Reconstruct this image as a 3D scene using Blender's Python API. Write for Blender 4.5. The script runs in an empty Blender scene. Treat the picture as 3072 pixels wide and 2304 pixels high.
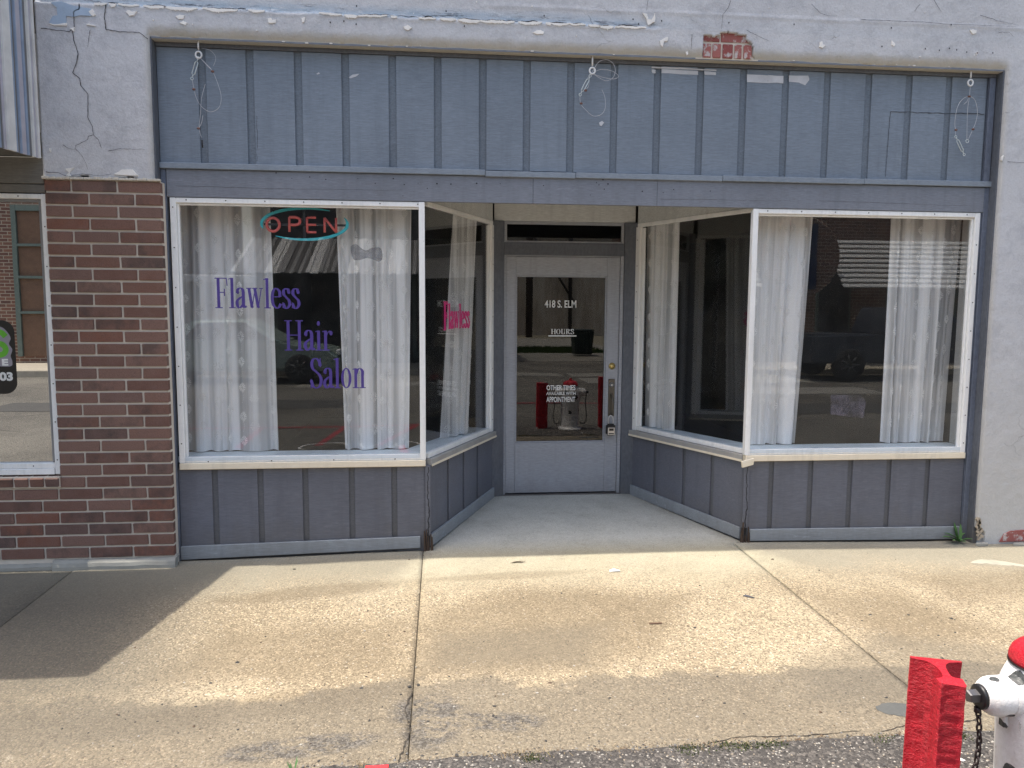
import bpy, bmesh, math, random
from mathutils import Vector, Matrix, noise
random.seed(7)
R = math.radians
scene = bpy.context.scene
COL = scene.collection

# ------------------------------------------------------------------ camera
H_CAM = 1.572
pitch, yaw, roll = R(5.7405), R(5.7824), R(0.3368)
fwd = Vector((math.sin(yaw) * math.cos(pitch), math.cos(yaw) * math.cos(pitch), -math.sin(pitch)))
rgt = Vector((math.cos(yaw), -math.sin(yaw), 0))
up = rgt.cross(fwd)
r2 = rgt * math.cos(roll) + up * math.sin(roll)
u2 = -rgt * math.sin(roll) + up * math.cos(roll)
cam_d = bpy.data.cameras.new('camera')
cam = bpy.data.objects.new('camera', cam_d)
COL.objects.link(cam)
M = Matrix((r2, u2, -fwd)).transposed().to_4x4()
M.translation = Vector((0, -5.0, H_CAM))
cam.matrix_world = M
cam_d.sensor_width = 36
cam_d.lens = 36 * 2307 / 3072
cam_d.clip_start = 0.05
cam_d.clip_end = 2000
scene.camera = cam

# ------------------------------------------------------------------ world, sun, exposure
SUN_V = Vector((0.272, -0.012, -1.0)).normalized()          # the way the light travels
SUN_EL = math.asin(-SUN_V.z)
w = bpy.data.worlds.new('World')
scene.world = w
w.use_nodes = True
nt = w.node_tree
bg = nt.nodes['Background']
sky = nt.nodes.new('ShaderNodeTexSky')
sky.sky_type = 'NISHITA'
sky.sun_disc = False
sky.sun_elevation = SUN_EL
sky.sun_rotation = math.atan2(-SUN_V.x, -SUN_V.y)
sky.dust_density = 5.0
sky.air_density = 1.3
sky.ozone_density = 1.0
nt.links.new(sky.outputs[0], bg.inputs[0])
bg.inputs[1].default_value = 0.15
sd = bpy.data.lights.new('sun', 'SUN')
sun = bpy.data.objects.new('sun', sd)
COL.objects.link(sun)
sun.rotation_euler = SUN_V.to_track_quat('-Z', 'Y').to_euler()
sun.location = (-5, 0, 20)
sd.energy = 2.7
sd.angle = R(0.5)
sd.color = (1.0, 0.93, 0.82)
scene.view_settings.view_transform = 'Standard'
scene.view_settings.look = 'None'
scene.view_settings.gamma = 1
scene.view_settings.exposure = 0.98
scene.view_settings.use_curve_mapping = False
scene.cycles.max_bounces = 10
scene.cycles.transparent_max_bounces = 24
scene.cycles.use_denoising = True
scene.cycles.denoising_prefilter = 'NONE'

# ------------------------------------------------------------------ object helpers
ORG = {}


def props(o, label=None, cat=None, group=None, kind=None):
    if label: o['label'] = label
    if cat: o['category'] = cat
    if group: o['group'] = group
    if kind: o['kind'] = kind
    return o


def thing(name, loc, label, cat, group=None):
    o = bpy.data.objects.new(name, None)
    COL.objects.link(o)
    o.location = loc
    o.empty_display_size = 0.1
    ORG[o.name] = Vector(loc)
    return props(o, label, cat, group)


def link(name, me, mat, parent=None, loc=None):
    """me is in world coordinates unless loc is given (then local)."""
    o = bpy.data.objects.new(name, me)
    COL.objects.link(o)
    if mat is not None and not me.materials:
        me.materials.append(mat)
    base = ORG[parent.name] if parent else Vector((0, 0, 0))
    if parent: o.parent = parent
    if loc is None:
        if parent: me.transform(Matrix.Translation(-base))
        ORG[o.name] = base.copy()
    else:
        o.location = Vector(loc) - base
        ORG[o.name] = Vector(loc)
    return o


class MB:
    def __init__(s):
        s.bm = bmesh.new()

    def box(s, x0, x1, y0, y1, z0, z1, bev=0, seg=1):
        vs = [s.bm.verts.new(p) for p in ((x0, y0, z0), (x1, y0, z0), (x1, y1, z0), (x0, y1, z0), (x0, y0, z1), (x1, y0, z1), (x1, y1, z1), (x0, y1, z1))]
        fs = [s.bm.faces.new([vs[i] for i in f]) for f in ((0, 1, 5, 4), (1, 2, 6, 5), (2, 3, 7, 6), (3, 0, 4, 7), (4, 5, 6, 7), (3, 2, 1, 0))]
        if bev:
            es = list({e for f in fs for e in f.edges})
            bmesh.ops.bevel(s.bm, geom=es, offset=bev, segments=seg, affect='EDGES', clamp_overlap=True)
        return s

    def prism(s, pts, a, b, bev=0):
        """pts: list of base points (Vector) extruded from offset a to b (Vectors)."""
        a, b = Vector(a), Vector(b)
        v0 = [s.bm.verts.new(Vector(p) + a) for p in pts]
        v1 = [s.bm.verts.new(Vector(p) + b) for p in pts]
        n = len(pts)
        fs = [s.bm.faces.new(v0[::-1]), s.bm.faces.new(v1)]
        for i in range(n):
            fs.append(s.bm.faces.new((v0[i], v0[(i + 1) % n], v1[(i + 1) % n], v1[i])))
        if bev:
            es = list({e for f in fs for e in f.edges})
            bmesh.ops.bevel(s.bm, geom=es, offset=bev, segments=1, affect='EDGES', clamp_overlap=True)
        return s

    def hull8(s, q, bev=0):
        """eight corners: bottom loop of four, top loop of four"""
        vs = [s.bm.verts.new(p) for p in q]
        fs = [s.bm.faces.new([vs[i] for i in f]) for f in ((0, 1, 5, 4), (1, 2, 6, 5), (2, 3, 7, 6), (3, 0, 4, 7), (4, 5, 6, 7), (3, 2, 1, 0))]
        if bev:
            es = list({e for f in fs for e in f.edges})
            bmesh.ops.bevel(s.bm, geom=es, offset=bev, segments=1, affect='EDGES', clamp_overlap=True)
        return s

    def wallbox(s, A, B, off0, off1, z0, z1, bev=0):
        """box standing along the line A-B in plan, between two sideways offsets (to the left of A->B)"""
        A, B = Vector((A[0], A[1], 0)), Vector((B[0], B[1], 0))
        d = (B - A).normalized()
        n = Vector((-d.y, d.x, 0))
        lo = [A + n * off0, B + n * off0, B + n * off1, A + n * off1]
        return s.hull8([p + Vector((0, 0, z0)) for p in lo] + [p + Vector((0, 0, z1)) for p in lo], bev)

    def tube(s, path, r, seg=8, closed=False, cap=True):
        P = [Vector(p) for p in path]
        n = len(P)
        rings = []
        prev = None
        for i, p in enumerate(P):
            if closed:
                t = (P[(i + 1) % n] - P[i - 1]).normalized()
            else:
                t = (P[min(i + 1, n - 1)] - P[max(i - 1, 0)]).normalized()
            if prev is None:
                a = Vector((0, 0, 1)) if abs(t.z) < 0.9 else Vector((1, 0, 0))
                u = t.cross(a).normalized()
            else:
                u = (prev - t * prev.dot(t)).normalized()
            prev = u
            v = t.cross(u)
            rr = r[i] if isinstance(r, (list, tuple)) else r
            rings.append([s.bm.verts.new(p + (u * math.cos(k * 2 * math.pi / seg) + v * math.sin(k * 2 * math.pi / seg)) * rr) for k in range(seg)])
        m = n if closed else n - 1
        for i in range(m):
            a, b = rings[i], rings[(i + 1) % n]
            for k in range(seg):
                f = s.bm.faces.new((a[k], a[(k + 1) % seg], b[(k + 1) % seg], b[k]))
                f.smooth = True
        if cap and not closed:
            s.bm.faces.new(rings[0][::-1])
            s.bm.faces.new(rings[-1])
        return s

    def lathe(s, prof, c, axis='Z', seg=32, smooth=True, sharp=()):
        """prof: (radius, height) pairs along axis from c"""
        c = Vector(c)
        ax = {'Z': Vector((0, 0, 1)), 'X': Vector((1, 0, 0)), '-X': Vector((-1, 0, 0)), 'Y': Vector((0, 1, 0)), '-Y': Vector((0, -1, 0))}[axis] if isinstance(axis, str) else Vector(axis).normalized()
        a = Vector((0, 0, 1)) if abs(ax.z) < 0.9 else Vector((1, 0, 0))
        u = ax.cross(a).normalized()
        v = ax.cross(u)
        rings = []
        for (r, h) in prof:
            rings.append([s.bm.verts.new(c + ax * h + (u * math.cos(k * 2 * math.pi / seg) + v * math.sin(k * 2 * math.pi / seg)) * max(r, 1e-4)) for k in range(seg)])
        for i in range(len(prof) - 1):
            for k in range(seg):
                f = s.bm.faces.new((rings[i][k], rings[i][(k + 1) % seg], rings[i + 1][(k + 1) % seg], rings[i + 1][k]))
                f.smooth = smooth
        s.bm.faces.new(rings[0][::-1])
        s.bm.faces.new(rings[-1])
        return s

    def poly(s, pts):
        vs = [s.bm.verts.new(p) for p in pts]
        try:
            s.bm.faces.new(vs)
        except ValueError:
            pass
        return s

    def mesh(s, name, recalc=True):
        if recalc:
            bmesh.ops.recalc_face_normals(s.bm, faces=s.bm.faces)
        me = bpy.data.meshes.new(name)
        s.bm.to_mesh(me)
        s.bm.free()
        return me

    def build(s, name, mat, parent=None, loc=None, recalc=True):
        return link(name, s.mesh(name, recalc), mat, parent, loc)


def catmull(P, n=6, closed=False):
    P = [Vector(p) for p in P]
    out = []
    m = len(P)
    rng = range(m) if closed else range(m - 1)
    for i in rng:
        p0 = P[i - 1] if (i > 0 or closed) else P[0]
        p1, p2 = P[i], P[(i + 1) % m]
        p3 = P[(i + 2) % m] if (i + 2 < m or closed) else P[-1]
        for k in range(n):
            t = k / n
            out.append(0.5 * ((2 * p1) + (-p0 + p2) * t + (2 * p0 - 5 * p1 + 4 * p2 - p3) * t * t + (-p0 + 3 * p1 - 3 * p2 + p3) * t ** 3))
    if not closed: out.append(P[-1])
    return out


def ss(a, b, x):
    t = min(1, max(0, (x - a) / (b - a)))
    return t * t * (3 - 2 * t)


def gz(x, Y):
    """height of the pavement"""
    z = -.07 + .07 * (Y - .1) / 1.2 if Y > .1 else -.07 + .02 * (Y - .1)
    if Y < -2.2: z -= .004 * (-2.2 - Y)
    return max(z, -.17) - .028 * ss(.9, 2.7, abs(x - 1.05))


# ------------------------------------------------------------------ materials
class NG:
    """small node-graph helper"""
    def __init__(s, name):
        s.m = bpy.data.materials.new(name)
        s.m.use_nodes = True
        s.t = s.m.node_tree
        s.b = s.t.nodes['Principled BSDF']
        s.out = s.t.nodes['Material Output']
        s.pos = s.t.nodes.new('ShaderNodeNewGeometry').outputs['Position']

    def n(s, typ, **kw):
        nd = s.t.nodes.new(typ)
        for k, v in kw.items():
            if k.startswith('i_'):
                key = k[2:]
                nd.inputs[int(key) if key.isdigit() else key].default_value = v
            else:
                setattr(nd, k, v)
        return nd

    def l(s, a, b):
        s.t.links.new(a, b)

    def vec(s, scale=(1, 1, 1), rot=(0, 0, 0), loc=(0, 0, 0), src=None):
        m = s.n('ShaderNodeMapping')
        m.inputs['Scale'].default_value = scale
        m.inputs['Rotation'].default_value = rot
        m.inputs['Location'].default_value = loc
        s.l(src or s.pos, m.inputs[0])
        return m.outputs[0]

    def noise(s, scale, detail=4, rough=.55, vec=None, dist=0):
        nd = s.n('ShaderNodeTexNoise')
        nd.inputs['Scale'].default_value = scale
        nd.inputs['Detail'].default_value = detail
        nd.inputs['Roughness'].default_value = rough
        nd.inputs['Distortion'].default_value = dist
        s.l(vec or s.pos, nd.inputs['Vector'])
        return nd.outputs['Fac']

    def vor(s, scale, vec=None, feature='F1', out='Distance'):
        nd = s.n('ShaderNodeTexVoronoi', feature=feature)
        nd.inputs['Scale'].default_value = scale
        s.l(vec or s.pos, nd.inputs['Vector'])
        return nd.outputs[out]

    def ramp(s, fac, a, b, ca=0.0, cb=1.0, interp='LINEAR'):
        nd = s.n('ShaderNodeMapRange')
        nd.inputs['From Min'].default_value = a
        nd.inputs['From Max'].default_value = b
        nd.inputs['To Min'].default_value = ca
        nd.inputs['To Max'].default_value = cb
        nd.interpolation_type = interp
        s.l(fac, nd.inputs['Value'])
        return nd.outputs[0]

    def mix(s, fac, a, b, mode='MIX'):
        nd = s.n('ShaderNodeMix', data_type='RGBA', blend_type=mode)
        for sock, v in ((nd.inputs['Factor'], fac), (nd.inputs[6], a), (nd.inputs[7], b)):
            if hasattr(v, 'links'): s.l(v, sock)
            elif isinstance(v, (int, float)): sock.default_value = v
            else: sock.default_value = (*v, 1) if len(v) == 3 else v
        return nd.outputs[2]

    def math(s, op, a, b=None, c=None):
        nd = s.n('ShaderNodeMath', operation=op)
        for i, v in enumerate((a, b, c)):
            if v is None: continue
            if hasattr(v, 'links'): s.l(v, nd.inputs[i])
            else: nd.inputs[i].default_value = v
        return nd.outputs[0]

    def sep(s):
        nd = s.n('ShaderNodeSeparateXYZ')
        s.l(s.pos, nd.inputs[0])
        return nd.outputs

    def bump(s, h, strength=.3, dist=.002, nrm=None):
        nd = s.n('ShaderNodeBump')
        nd.inputs['Strength'].default_value = strength
        nd.inputs['Distance'].default_value = dist
        s.l(h, nd.inputs['Height'])
        if nrm: s.l(nrm, nd.inputs['Normal'])
        s.l(nd.outputs[0], s.b.inputs['Normal'])
        return nd.outputs[0]

    def done(s, col, rough=.6, metal=0, spec=.5):
        if hasattr(col, 'links'): s.l(col, s.b.inputs['Base Color'])
        else: s.b.inputs['Base Color'].default_value = (*col, 1)
        if hasattr(rough, 'links'): s.l(rough, s.b.inputs['Roughness'])
        else: s.b.inputs['Roughness'].default_value = rough
        s.b.inputs['Metallic'].default_value = metal
        s.b.inputs['Specular IOR Level'].default_value = spec
        return s.m


def c(r, g, b): return (r, g, b)
def mul(a, k): return tuple(min(1, x * k) for x in a)


def painted(name, col, rough=.6, var=.1, grain=(1, 1, 1), chips=0.0, chipcol=(.75, .72, .66), bump=.25, dirt=.2, spec=.4, gr=.26):
    g = NG(name)
    col = (col[0] * 1.04, col[1] * 1.03, col[2] * .95)
    big = g.noise(1.7, 5, .6)
    colr = g.mix(g.ramp(big, .3, .7), mul(col, 1 - var), mul(col, 1 + var))
    fine = g.noise(60, 4, .7, g.vec(grain))
    colr = g.mix(g.ramp(fine, .35, .65), g.mix(gr, colr, (0, 0, 0)), colr)
    if dirt:
        d = g.noise(5.5, 8, .75, g.vec(loc=(3, 7, 1)))
        colr = g.mix(g.ramp(d, .56, .8, 0, dirt), colr, (.12, .105, .09))
    stk = g.noise(7, 6, .7, g.vec((1.6, 1.6, .12), loc=(2, 6, 0)))
    colr = g.mix(g.ramp(stk, .50, .70, 0, .38), colr, mul(col, .58))
    zz = g.sep()[2]
    spl = g.math('ADD', zz, g.ramp(g.noise(9, 7, .75, g.vec((1, 1, .5))), 0, 1, -.16, .16))
    colr = g.mix(g.ramp(spl, -.10, .16, .5, 0), colr, (.13, .115, .09))
    lt = g.noise(16, 8, .8, g.vec((.4, 1, 1.8), loc=(8, 1, 5)))
    colr = g.mix(g.ramp(lt, .58, .70, 0, .35), colr, mul(col, 1.6))
    sp = g.noise(75, 3, .8, g.vec(loc=(5, 5, 5)))
    colr = g.mix(g.ramp(sp, .70, .72, 0, .5), colr, (.08, .08, .085))
    h = fine
    if chips:
        cn = g.noise(22, 6, .7, g.vec(loc=(9, 2, 4)))
        k = g.ramp(cn, .74 - chips * .1, .75 - chips * .1)
        colr = g.mix(k, colr, chipcol)
        h = g.math('SUBTRACT', fine, k)
    g.bump(h, bump, .002)
    return g.done(colr, rough, spec=spec)


def plain(name, col, rough=.5, metal=0, spec=.5, bumps=None):
    g = NG(name)
    n = g.noise(9, 5, .6)
    colr = g.mix(g.ramp(n, .3, .7), mul(col, .86), mul(col, 1.1))
    if bumps: g.bump(g.noise(bumps[0], 4), bumps[1], .002)
    return g.done(colr, rough, metal, spec)

CH = {'blue': [[[-2.245, 3.341], [-2.184, 3.352], [-2.116, 3.329], [-2.012, 3.316], [-2.0, 3.294], [-2.022, 3.276], [-2.083, 3.277], [-2.119, 3.267], [-2.162, 3.27], [-2.163, 3.217], [-2.234, 3.218], [-2.261, 3.226], [-2.236, 3.267], [-2.21, 3.272], [-2.212, 3.316]]], 'white': [[[-2.261, 3.226], [-2.234, 3.22], [-2.16, 3.23], [-2.161, 3.216], [-2.234, 3.213]], [[-2.144, 3.2], [-2.115, 3.207], [-2.123, 3.183]], [[-1.823, 3.31], [-1.805, 3.32], [-1.784, 3.309], [-1.759, 3.316], [-1.776, 3.29], [-1.802, 3.286]], [[-1.536, 3.292], [-1.513, 3.304], [-1.486, 3.302], [-1.492, 3.283], [-1.519, 3.278]], [[-1.515, 3.257], [-1.492, 3.271], [-1.47, 3.259], [-1.48, 3.245]], [[-1.931, 2.358], [-1.885, 2.386], [-1.822, 2.388], [-1.792, 2.352], [-1.851, 2.353]], [[-2.21, 2.383], [-2.161, 2.394], [-2.178, 2.375], [-2.189, 2.356], [-2.173, 2.339], [-2.208, 2.342], [-2.191, 2.363]], [[-2.295, 2.504], [-2.286, 2.502], [-2.289, 2.481], [-2.296, 2.486]], [[-2.051, 3.226], [-2.029, 3.231], [-1.999, 3.218], [-2.016, 3.22]], [[-2.034, 3.301], [-2.012, 3.316], [-1.996, 3.285], [-2.014, 3.276]], [[-0.997, 3.305], [-0.978, 3.308], [-0.97, 3.295], [-0.949, 3.303], [-0.954, 3.28], [-0.982, 3.277], [-0.996, 3.28]], [[-0.182, 3.289], [-0.154, 3.299], [-0.13, 3.286], [-0.154, 3.267], [-0.173, 3.277]], [[-0.798, 3.313], [-0.774, 3.323], [-0.784, 3.291], [-0.794, 3.288]], [[-0.73, 3.018], [-0.716, 3.026], [-0.706, 3.02], [-0.72, 3.014]], [[-0.53, 3.004], [-0.506, 3.019], [-0.463, 3.027], [-0.482, 3.01], [-0.516, 2.997]], [[0.624, 3.287], [0.644, 3.299], [0.673, 3.304], [0.696, 3.294], [0.688, 3.28], [0.649, 3.277]], [[1.443, 3.269], [1.47, 3.285], [1.495, 3.295], [1.494, 3.271], [1.471, 3.266], [1.462, 3.232], [1.448, 3.246]], [[1.326, 3.435], [1.356, 3.431], [1.362, 3.399], [1.387, 3.395], [1.406, 3.438], [1.41, 3.386], [1.387, 3.376], [1.364, 3.361], [1.351, 3.403]], [[1.615, 3.204], [1.626, 3.214], [1.631, 3.194], [1.621, 3.187]], [[1.529, 3.171], [1.58, 3.179], [1.631, 3.174], [1.611, 3.162], [1.54, 3.16]], [[1.42, 3.138], [1.612, 3.139], [1.858, 3.134], [1.858, 3.126], [1.421, 3.129]], [[1.421, 3.12], [1.449, 3.119], [1.447, 3.098], [1.424, 3.099]], [[1.488, 3.126], [1.623, 3.123], [1.732, 3.121], [1.736, 3.098], [1.624, 3.098], [1.488, 3.101]], [[1.774, 3.121], [1.853, 3.118], [1.854, 3.1], [1.78, 3.1]], [[2.066, 3.112], [2.212, 3.109], [2.214, 3.061], [2.071, 3.064]], [[2.212, 3.112], [2.317, 3.11], [2.319, 3.063], [2.278, 3.066], [2.214, 3.061]], [[2.356, 3.114], [2.492, 3.118], [2.5, 3.089], [2.472, 3.056], [2.428, 3.071], [2.36, 3.074]], [[1.078, 2.772], [1.098, 2.785], [1.11, 2.773], [1.094, 2.753], [1.082, 2.757]], [[1.218, 2.373], [1.241, 2.374], [1.24, 2.339], [1.23, 2.332], [1.223, 2.353]], [[3.217, 2.366], [3.231, 2.368], [3.224, 2.3], [3.208, 2.296]], [[2.513, 3.301], [2.528, 3.309], [2.532, 3.288], [2.553, 3.286], [2.531, 3.266], [2.512, 3.272]], [[3.007, 3.333], [3.021, 3.321], [3.032, 3.307], [3.025, 3.295], [3.006, 3.304]], [[3.55, 3.418], [3.572, 3.426], [3.598, 3.418], [3.596, 3.4], [3.574, 3.395]], [[3.607, 3.279], [3.618, 3.288], [3.613, 3.258]], [[3.841, 2.607], [3.854, 2.615], [3.845, 2.576], [3.835, 2.586]]], 'crack': [[[-2.085, 3.343], [-2.086, 3.312], [-2.117, 3.298], [-2.12, 3.197], [-2.13, 3.183], [-2.125, 3.135], [-2.104, 3.056], [-2.114, 3.011], [-2.14, 2.946], [-2.101, 2.912], [-2.098, 2.874], [-2.059, 2.824], [-2.067, 2.691], [-2.043, 2.637], [-2.04, 2.587]], [[-2.04, 2.587], [-2.068, 2.578], [-2.073, 2.559], [-2.144, 2.521], [-2.147, 2.503], [-2.113, 2.468], [-2.089, 2.418], [-2.082, 2.386]], [[-2.04, 2.587], [-2.011, 2.557], [-1.996, 2.511]], [[-2.305, 3.194], [-2.218, 3.186], [-2.149, 3.181], [-2.126, 3.196]], [[-1.931, 3.354], [-1.945, 3.274], [-1.938, 3.2], [-1.859, 3.191], [-1.749, 3.192], [-1.701, 3.156]], [[-2.03, 3.196], [-2.048, 3.094]], [[-1.961, 2.494], [-1.889, 2.51], [-1.745, 2.509]], [[-2.217, 2.524], [-2.182, 2.502], [-2.147, 2.5]], [[-2.322, 2.363], [-2.251, 2.36], [-2.208, 2.342], [-2.11, 2.356], [-2.021, 2.347], [-1.949, 2.357]], [[1.901, 3.535], [1.887, 3.492], [1.853, 3.448], [1.846, 3.357]], [[1.359, 3.516], [1.35, 3.45]], [[2.016, 3.354], [2.1, 3.319], [2.162, 3.297]], [[1.652, 3.316], [1.65, 3.225]], [[2.444, 3.535], [2.51, 3.48], [2.563, 3.468], [2.621, 3.47]], [[3.187, 3.567], [3.152, 3.522]], [[3.282, 3.6], [3.341, 3.525]], [[2.786, 3.453], [3.215, 3.456], [3.411, 3.449], [3.873, 3.456]], [[3.755, 3.412], [3.832, 3.417], [3.862, 3.388]], [[3.882, 2.571], [4.008, 2.568]], [[3.615, 3.517], [3.76, 3.483], [3.872, 3.468]]], 'seam': [[[3.762, 2.906], [3.643, 2.909], [3.508, 2.902], [3.307, 2.903], [3.085, 2.902], [3.082, 2.863], [3.076, 2.67], [3.071, 2.469]]], 'holes': [[2.33, 3.405], [2.997, 3.41], [2.939, 3.29], [3.242, 3.287], [3.464, 3.289], [3.536, 3.277], [3.612, 3.275], [3.341, 3.281], [3.411, 3.296], [3.722, 3.279], [3.414, 3.447], [0.694, 3.39], [1.264, 3.392], [1.45, 3.39], [1.893, 3.397], [1.3, 3.365], [-0.465, 3.398], [0.081, 3.391], [-0.625, 3.295], [-0.543, 3.306], [-0.469, 3.291], [0.194, 3.307]], 'fholes': [[1.065, 2.386], [1.082, 2.373], [1.142, 2.38], [1.108, 2.406], [1.025, 2.306], [0.714, 2.36], [1.118, 2.346], [1.587, 2.353], [1.516, 2.331], [1.838, 2.348], [1.374, 2.337], [-0.892, 2.371], [-0.781, 2.382], [-0.681, 2.369], [-0.481, 2.379], [-0.372, 2.351], [-0.257, 2.384], [-0.188, 2.348], [-0.1, 2.358], [0.021, 2.358], [0.111, 2.357], [0.277, 2.365], [0.43, 2.366], [-0.041, 2.327], [-0.197, 2.277], [-0.988, 2.403]], 'patch': [[1.731, 3.32], [1.782, 3.325], [1.792, 3.313], [1.844, 3.318], [1.845, 3.335], [1.899, 3.346], [1.936, 3.338], [2.013, 3.329], [2.018, 3.296], [2.056, 3.29], [2.065, 3.247], [2.082, 3.166], [1.735, 3.167]]}

# ---- stucco of the salon front
def m_stucco():
    g = NG('stucco_paint')
    x, y, z = g.sep()
    base = g.mix(g.ramp(g.noise(.9, 6, .6), .3, .7), (.53, .535, .555), (.62, .625, .64))
    base = g.mix(g.ramp(g.noise(5, 8, .75, g.vec(loc=(4, 4, 9))), .48, .66, 0, .45), base, (.33, .34, .37))
    fine = g.noise(90, 5, .7)
    base = g.mix(g.ramp(fine, .3, .6, .16, 0), base, (.1, .1, .11))
    # grime along the lower lip of the lintel, ragged, warm with painted-in bounce light
    zz = g.math('ADD', z, g.ramp(g.noise(7, 6, .7), 0, 1, -.05, .05))
    lip = g.math('MULTIPLY', g.ramp(zz, 3.175, 3.262, .85, 0, 'SMOOTHSTEP'), g.math('MULTIPLY', g.ramp(x, -1.74, -1.66), g.ramp(x, 3.80, 3.88, 1, 0)))
    base = g.mix(lip, base, (.46, .43, .36))
    # warm bounce from the sunlit ground, painted into the lower right pier
    low = g.ramp(g.math('ADD', z, g.ramp(g.noise(2.2, 6, .65), 0, 1, -.5, .5)), .2, 1.7, .75, 0, 'SMOOTHSTEP')
    base = g.mix(low, base, (.50, .50, .48))
    # bare scraped band above the broken plaster line, streaky pale blue
    st = g.noise(9, 8, .75, g.vec((.5, 1, 3.2)))
    zb = g.math('ADD', z, g.ramp(g.noise(3, 5, .6, g.vec(loc=(1, 5, 2))), 0, 1, -.02, .02))
    band = g.math('MULTIPLY', g.ramp(zb, 3.338, 3.352), g.ramp(zb, 3.375, 3.425, 1, 0))
    band = g.math('MULTIPLY', band, g.ramp(x, 1.0, 1.7, 1, .1))
    band = g.math('MULTIPLY', band, g.ramp(x, -2.4, -1.9, .3, 1))
    base = g.mix(g.math('MULTIPLY', band, g.ramp(st, .35, .6, .3, 1)), base, (.36, .45, .54))
    dk = g.math('MULTIPLY', band, g.ramp(g.noise(14, 8, .8, g.vec((.35, 1, 3))), .54, .6, 0, .8))
    base = g.mix(dk, base, (.05, .055, .07))
    wh = g.math('MULTIPLY', band, g.ramp(g.noise(18, 8, .8, g.vec((.5, 1, 2.4), loc=(5, 1, 2))), .57, .62, 0, .8))
    base = g.mix(wh, base, (.72, .74, .76))
    # hairline crazing
    wp_ = g.n('ShaderNodeVectorMath', operation='ADD'); nz_ = g.n('ShaderNodeTexNoise'); nz_.inputs['Scale'].default_value = 7; g.l(g.pos, nz_.inputs['Vector']); g.l(g.pos, wp_.inputs[0]); sc_ = g.n('ShaderNodeVectorMath', operation='SCALE'); sc_.inputs['Scale'].default_value = .22; g.l(nz_.outputs['Color'], sc_.inputs[0]); g.l(sc_.outputs[0], wp_.inputs[1])
    v = g.vor(4.5, wp_.outputs[0], 'DISTANCE_TO_EDGE')
    cz = g.math('MULTIPLY', g.ramp(v, .0, .010, 1, 0), g.ramp(g.noise(1.9, 4, .6, g.vec(loc=(8, 8, 8))), .54, .66, 0, .40))
    base = g.mix(cz, base, (.1, .1, .11))
    # small scuffs
    sc = g.noise(26, 8, .8, g.vec((1, 1, 1.6), loc=(1, 9, 3)))
    base = g.mix(g.ramp(sc, .63, .68, 0, .6), base, (.19, .19, .21))
    sc2 = g.noise(24, 8, .8, g.vec((1, 1, 1.4), loc=(7, 3, 6)))
    base = g.mix(g.ramp(sc2, .715, .73, 0, .8), base, (.7, .7, .7))
    h = g.math('ADD', g.math('MULTIPLY', fine, .35), g.noise(14, 6, .65))
    h = g.math('ADD', h, g.math('MULTIPLY', cz, -1.2))
    g.bump(h, .75, .010)
    return g.done(base, .7, spec=.3)


STUCCO = m_stucco()
SIGNBOARD = painted('sign_board_paint', (.212, .256, .335), .62, .10, (.35, 1, 4.5), dirt=.18, bump=.35)
SIGNBATTEN = painted('groove_paint', (.172, .208, .27), .62, .08, (1, 1, 2), dirt=.1)
FASCIA = painted('fascia_paint', (.215, .235, .295), .6, .12, (.3, 1, 3.5), chips=.05, dirt=.35)
LEDGE = painted('ledge_paint', (.25, .295, .375), .55, .1, (.4, 1, 4), dirt=.3)
DARKTRIM = painted('dark_trim_paint', (.14, .165, .235), .55, .12, (1, 1, .4), chips=.15, dirt=.3)
BULK = painted('bulkhead_paint', (.148, .158, .205), .65, .12, (.35, 1, 4.5), dirt=.3, bump=.35)
BULKGROOVE = painted('bulkhead_groove_paint', (.128, .135, .162), .65, .1, (1, 1, 3), dirt=.3)
KICK = painted('kick_board_paint', (.34, .38, .45), .6, .12, (.2, 1, 4), chips=.25, chipcol=(.5, .53, .58), dirt=.35)
DOORP = painted('door_paint', (.385, .405, .475), .42, .06, (.3, 1, 3), dirt=.15, bump=.12, spec=.5)
JAMB = painted('jamb_paint', (.125, .138, .175), .5, .12, (1, 1, .4), dirt=.3)
BEIGE = painted('header_paint', (.64, .66, .70), .7, .08, (.3, 1, 3), dirt=.2)
WHITE = painted('window_frame_paint', (.86, .87, .92), .42, .04, (1, 1, .5), chips=.2, chipcol=(.3, .36, .36), dirt=.22, bump=.1, gr=.06)
CREAM = painted('cream_sill_paint', (.82, .74, .63), .45, .05, (.3, 1, 3), chips=.2, chipcol=(.35, .33, .3), dirt=.22, bump=.1, gr=.08)
SILVER = painted('sill_metal', (.66, .73, .84), .35, .05, (.2, 1, 3), dirt=.15, bump=.1, gr=.06)
DECK = plain('deck_paint', (.72, .82, .88), .4)
WHITECHIP = plain('bare_plaster', (.82, .80, .76), .8, bumps=(120, .5))
BLUECHIP = plain('old_blue_paint', (.36, .46, .58), .6, bumps=(60, .5))
CRACKM = plain('crack_shadow', (.03, .03, .034), .9)
ROT = plain('rotten_wood', (.07, .045, .03), .9, bumps=(70, .9))
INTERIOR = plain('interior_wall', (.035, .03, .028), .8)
INFLOOR = plain('interior_floor', (.03, .027, .024), .7)


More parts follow.
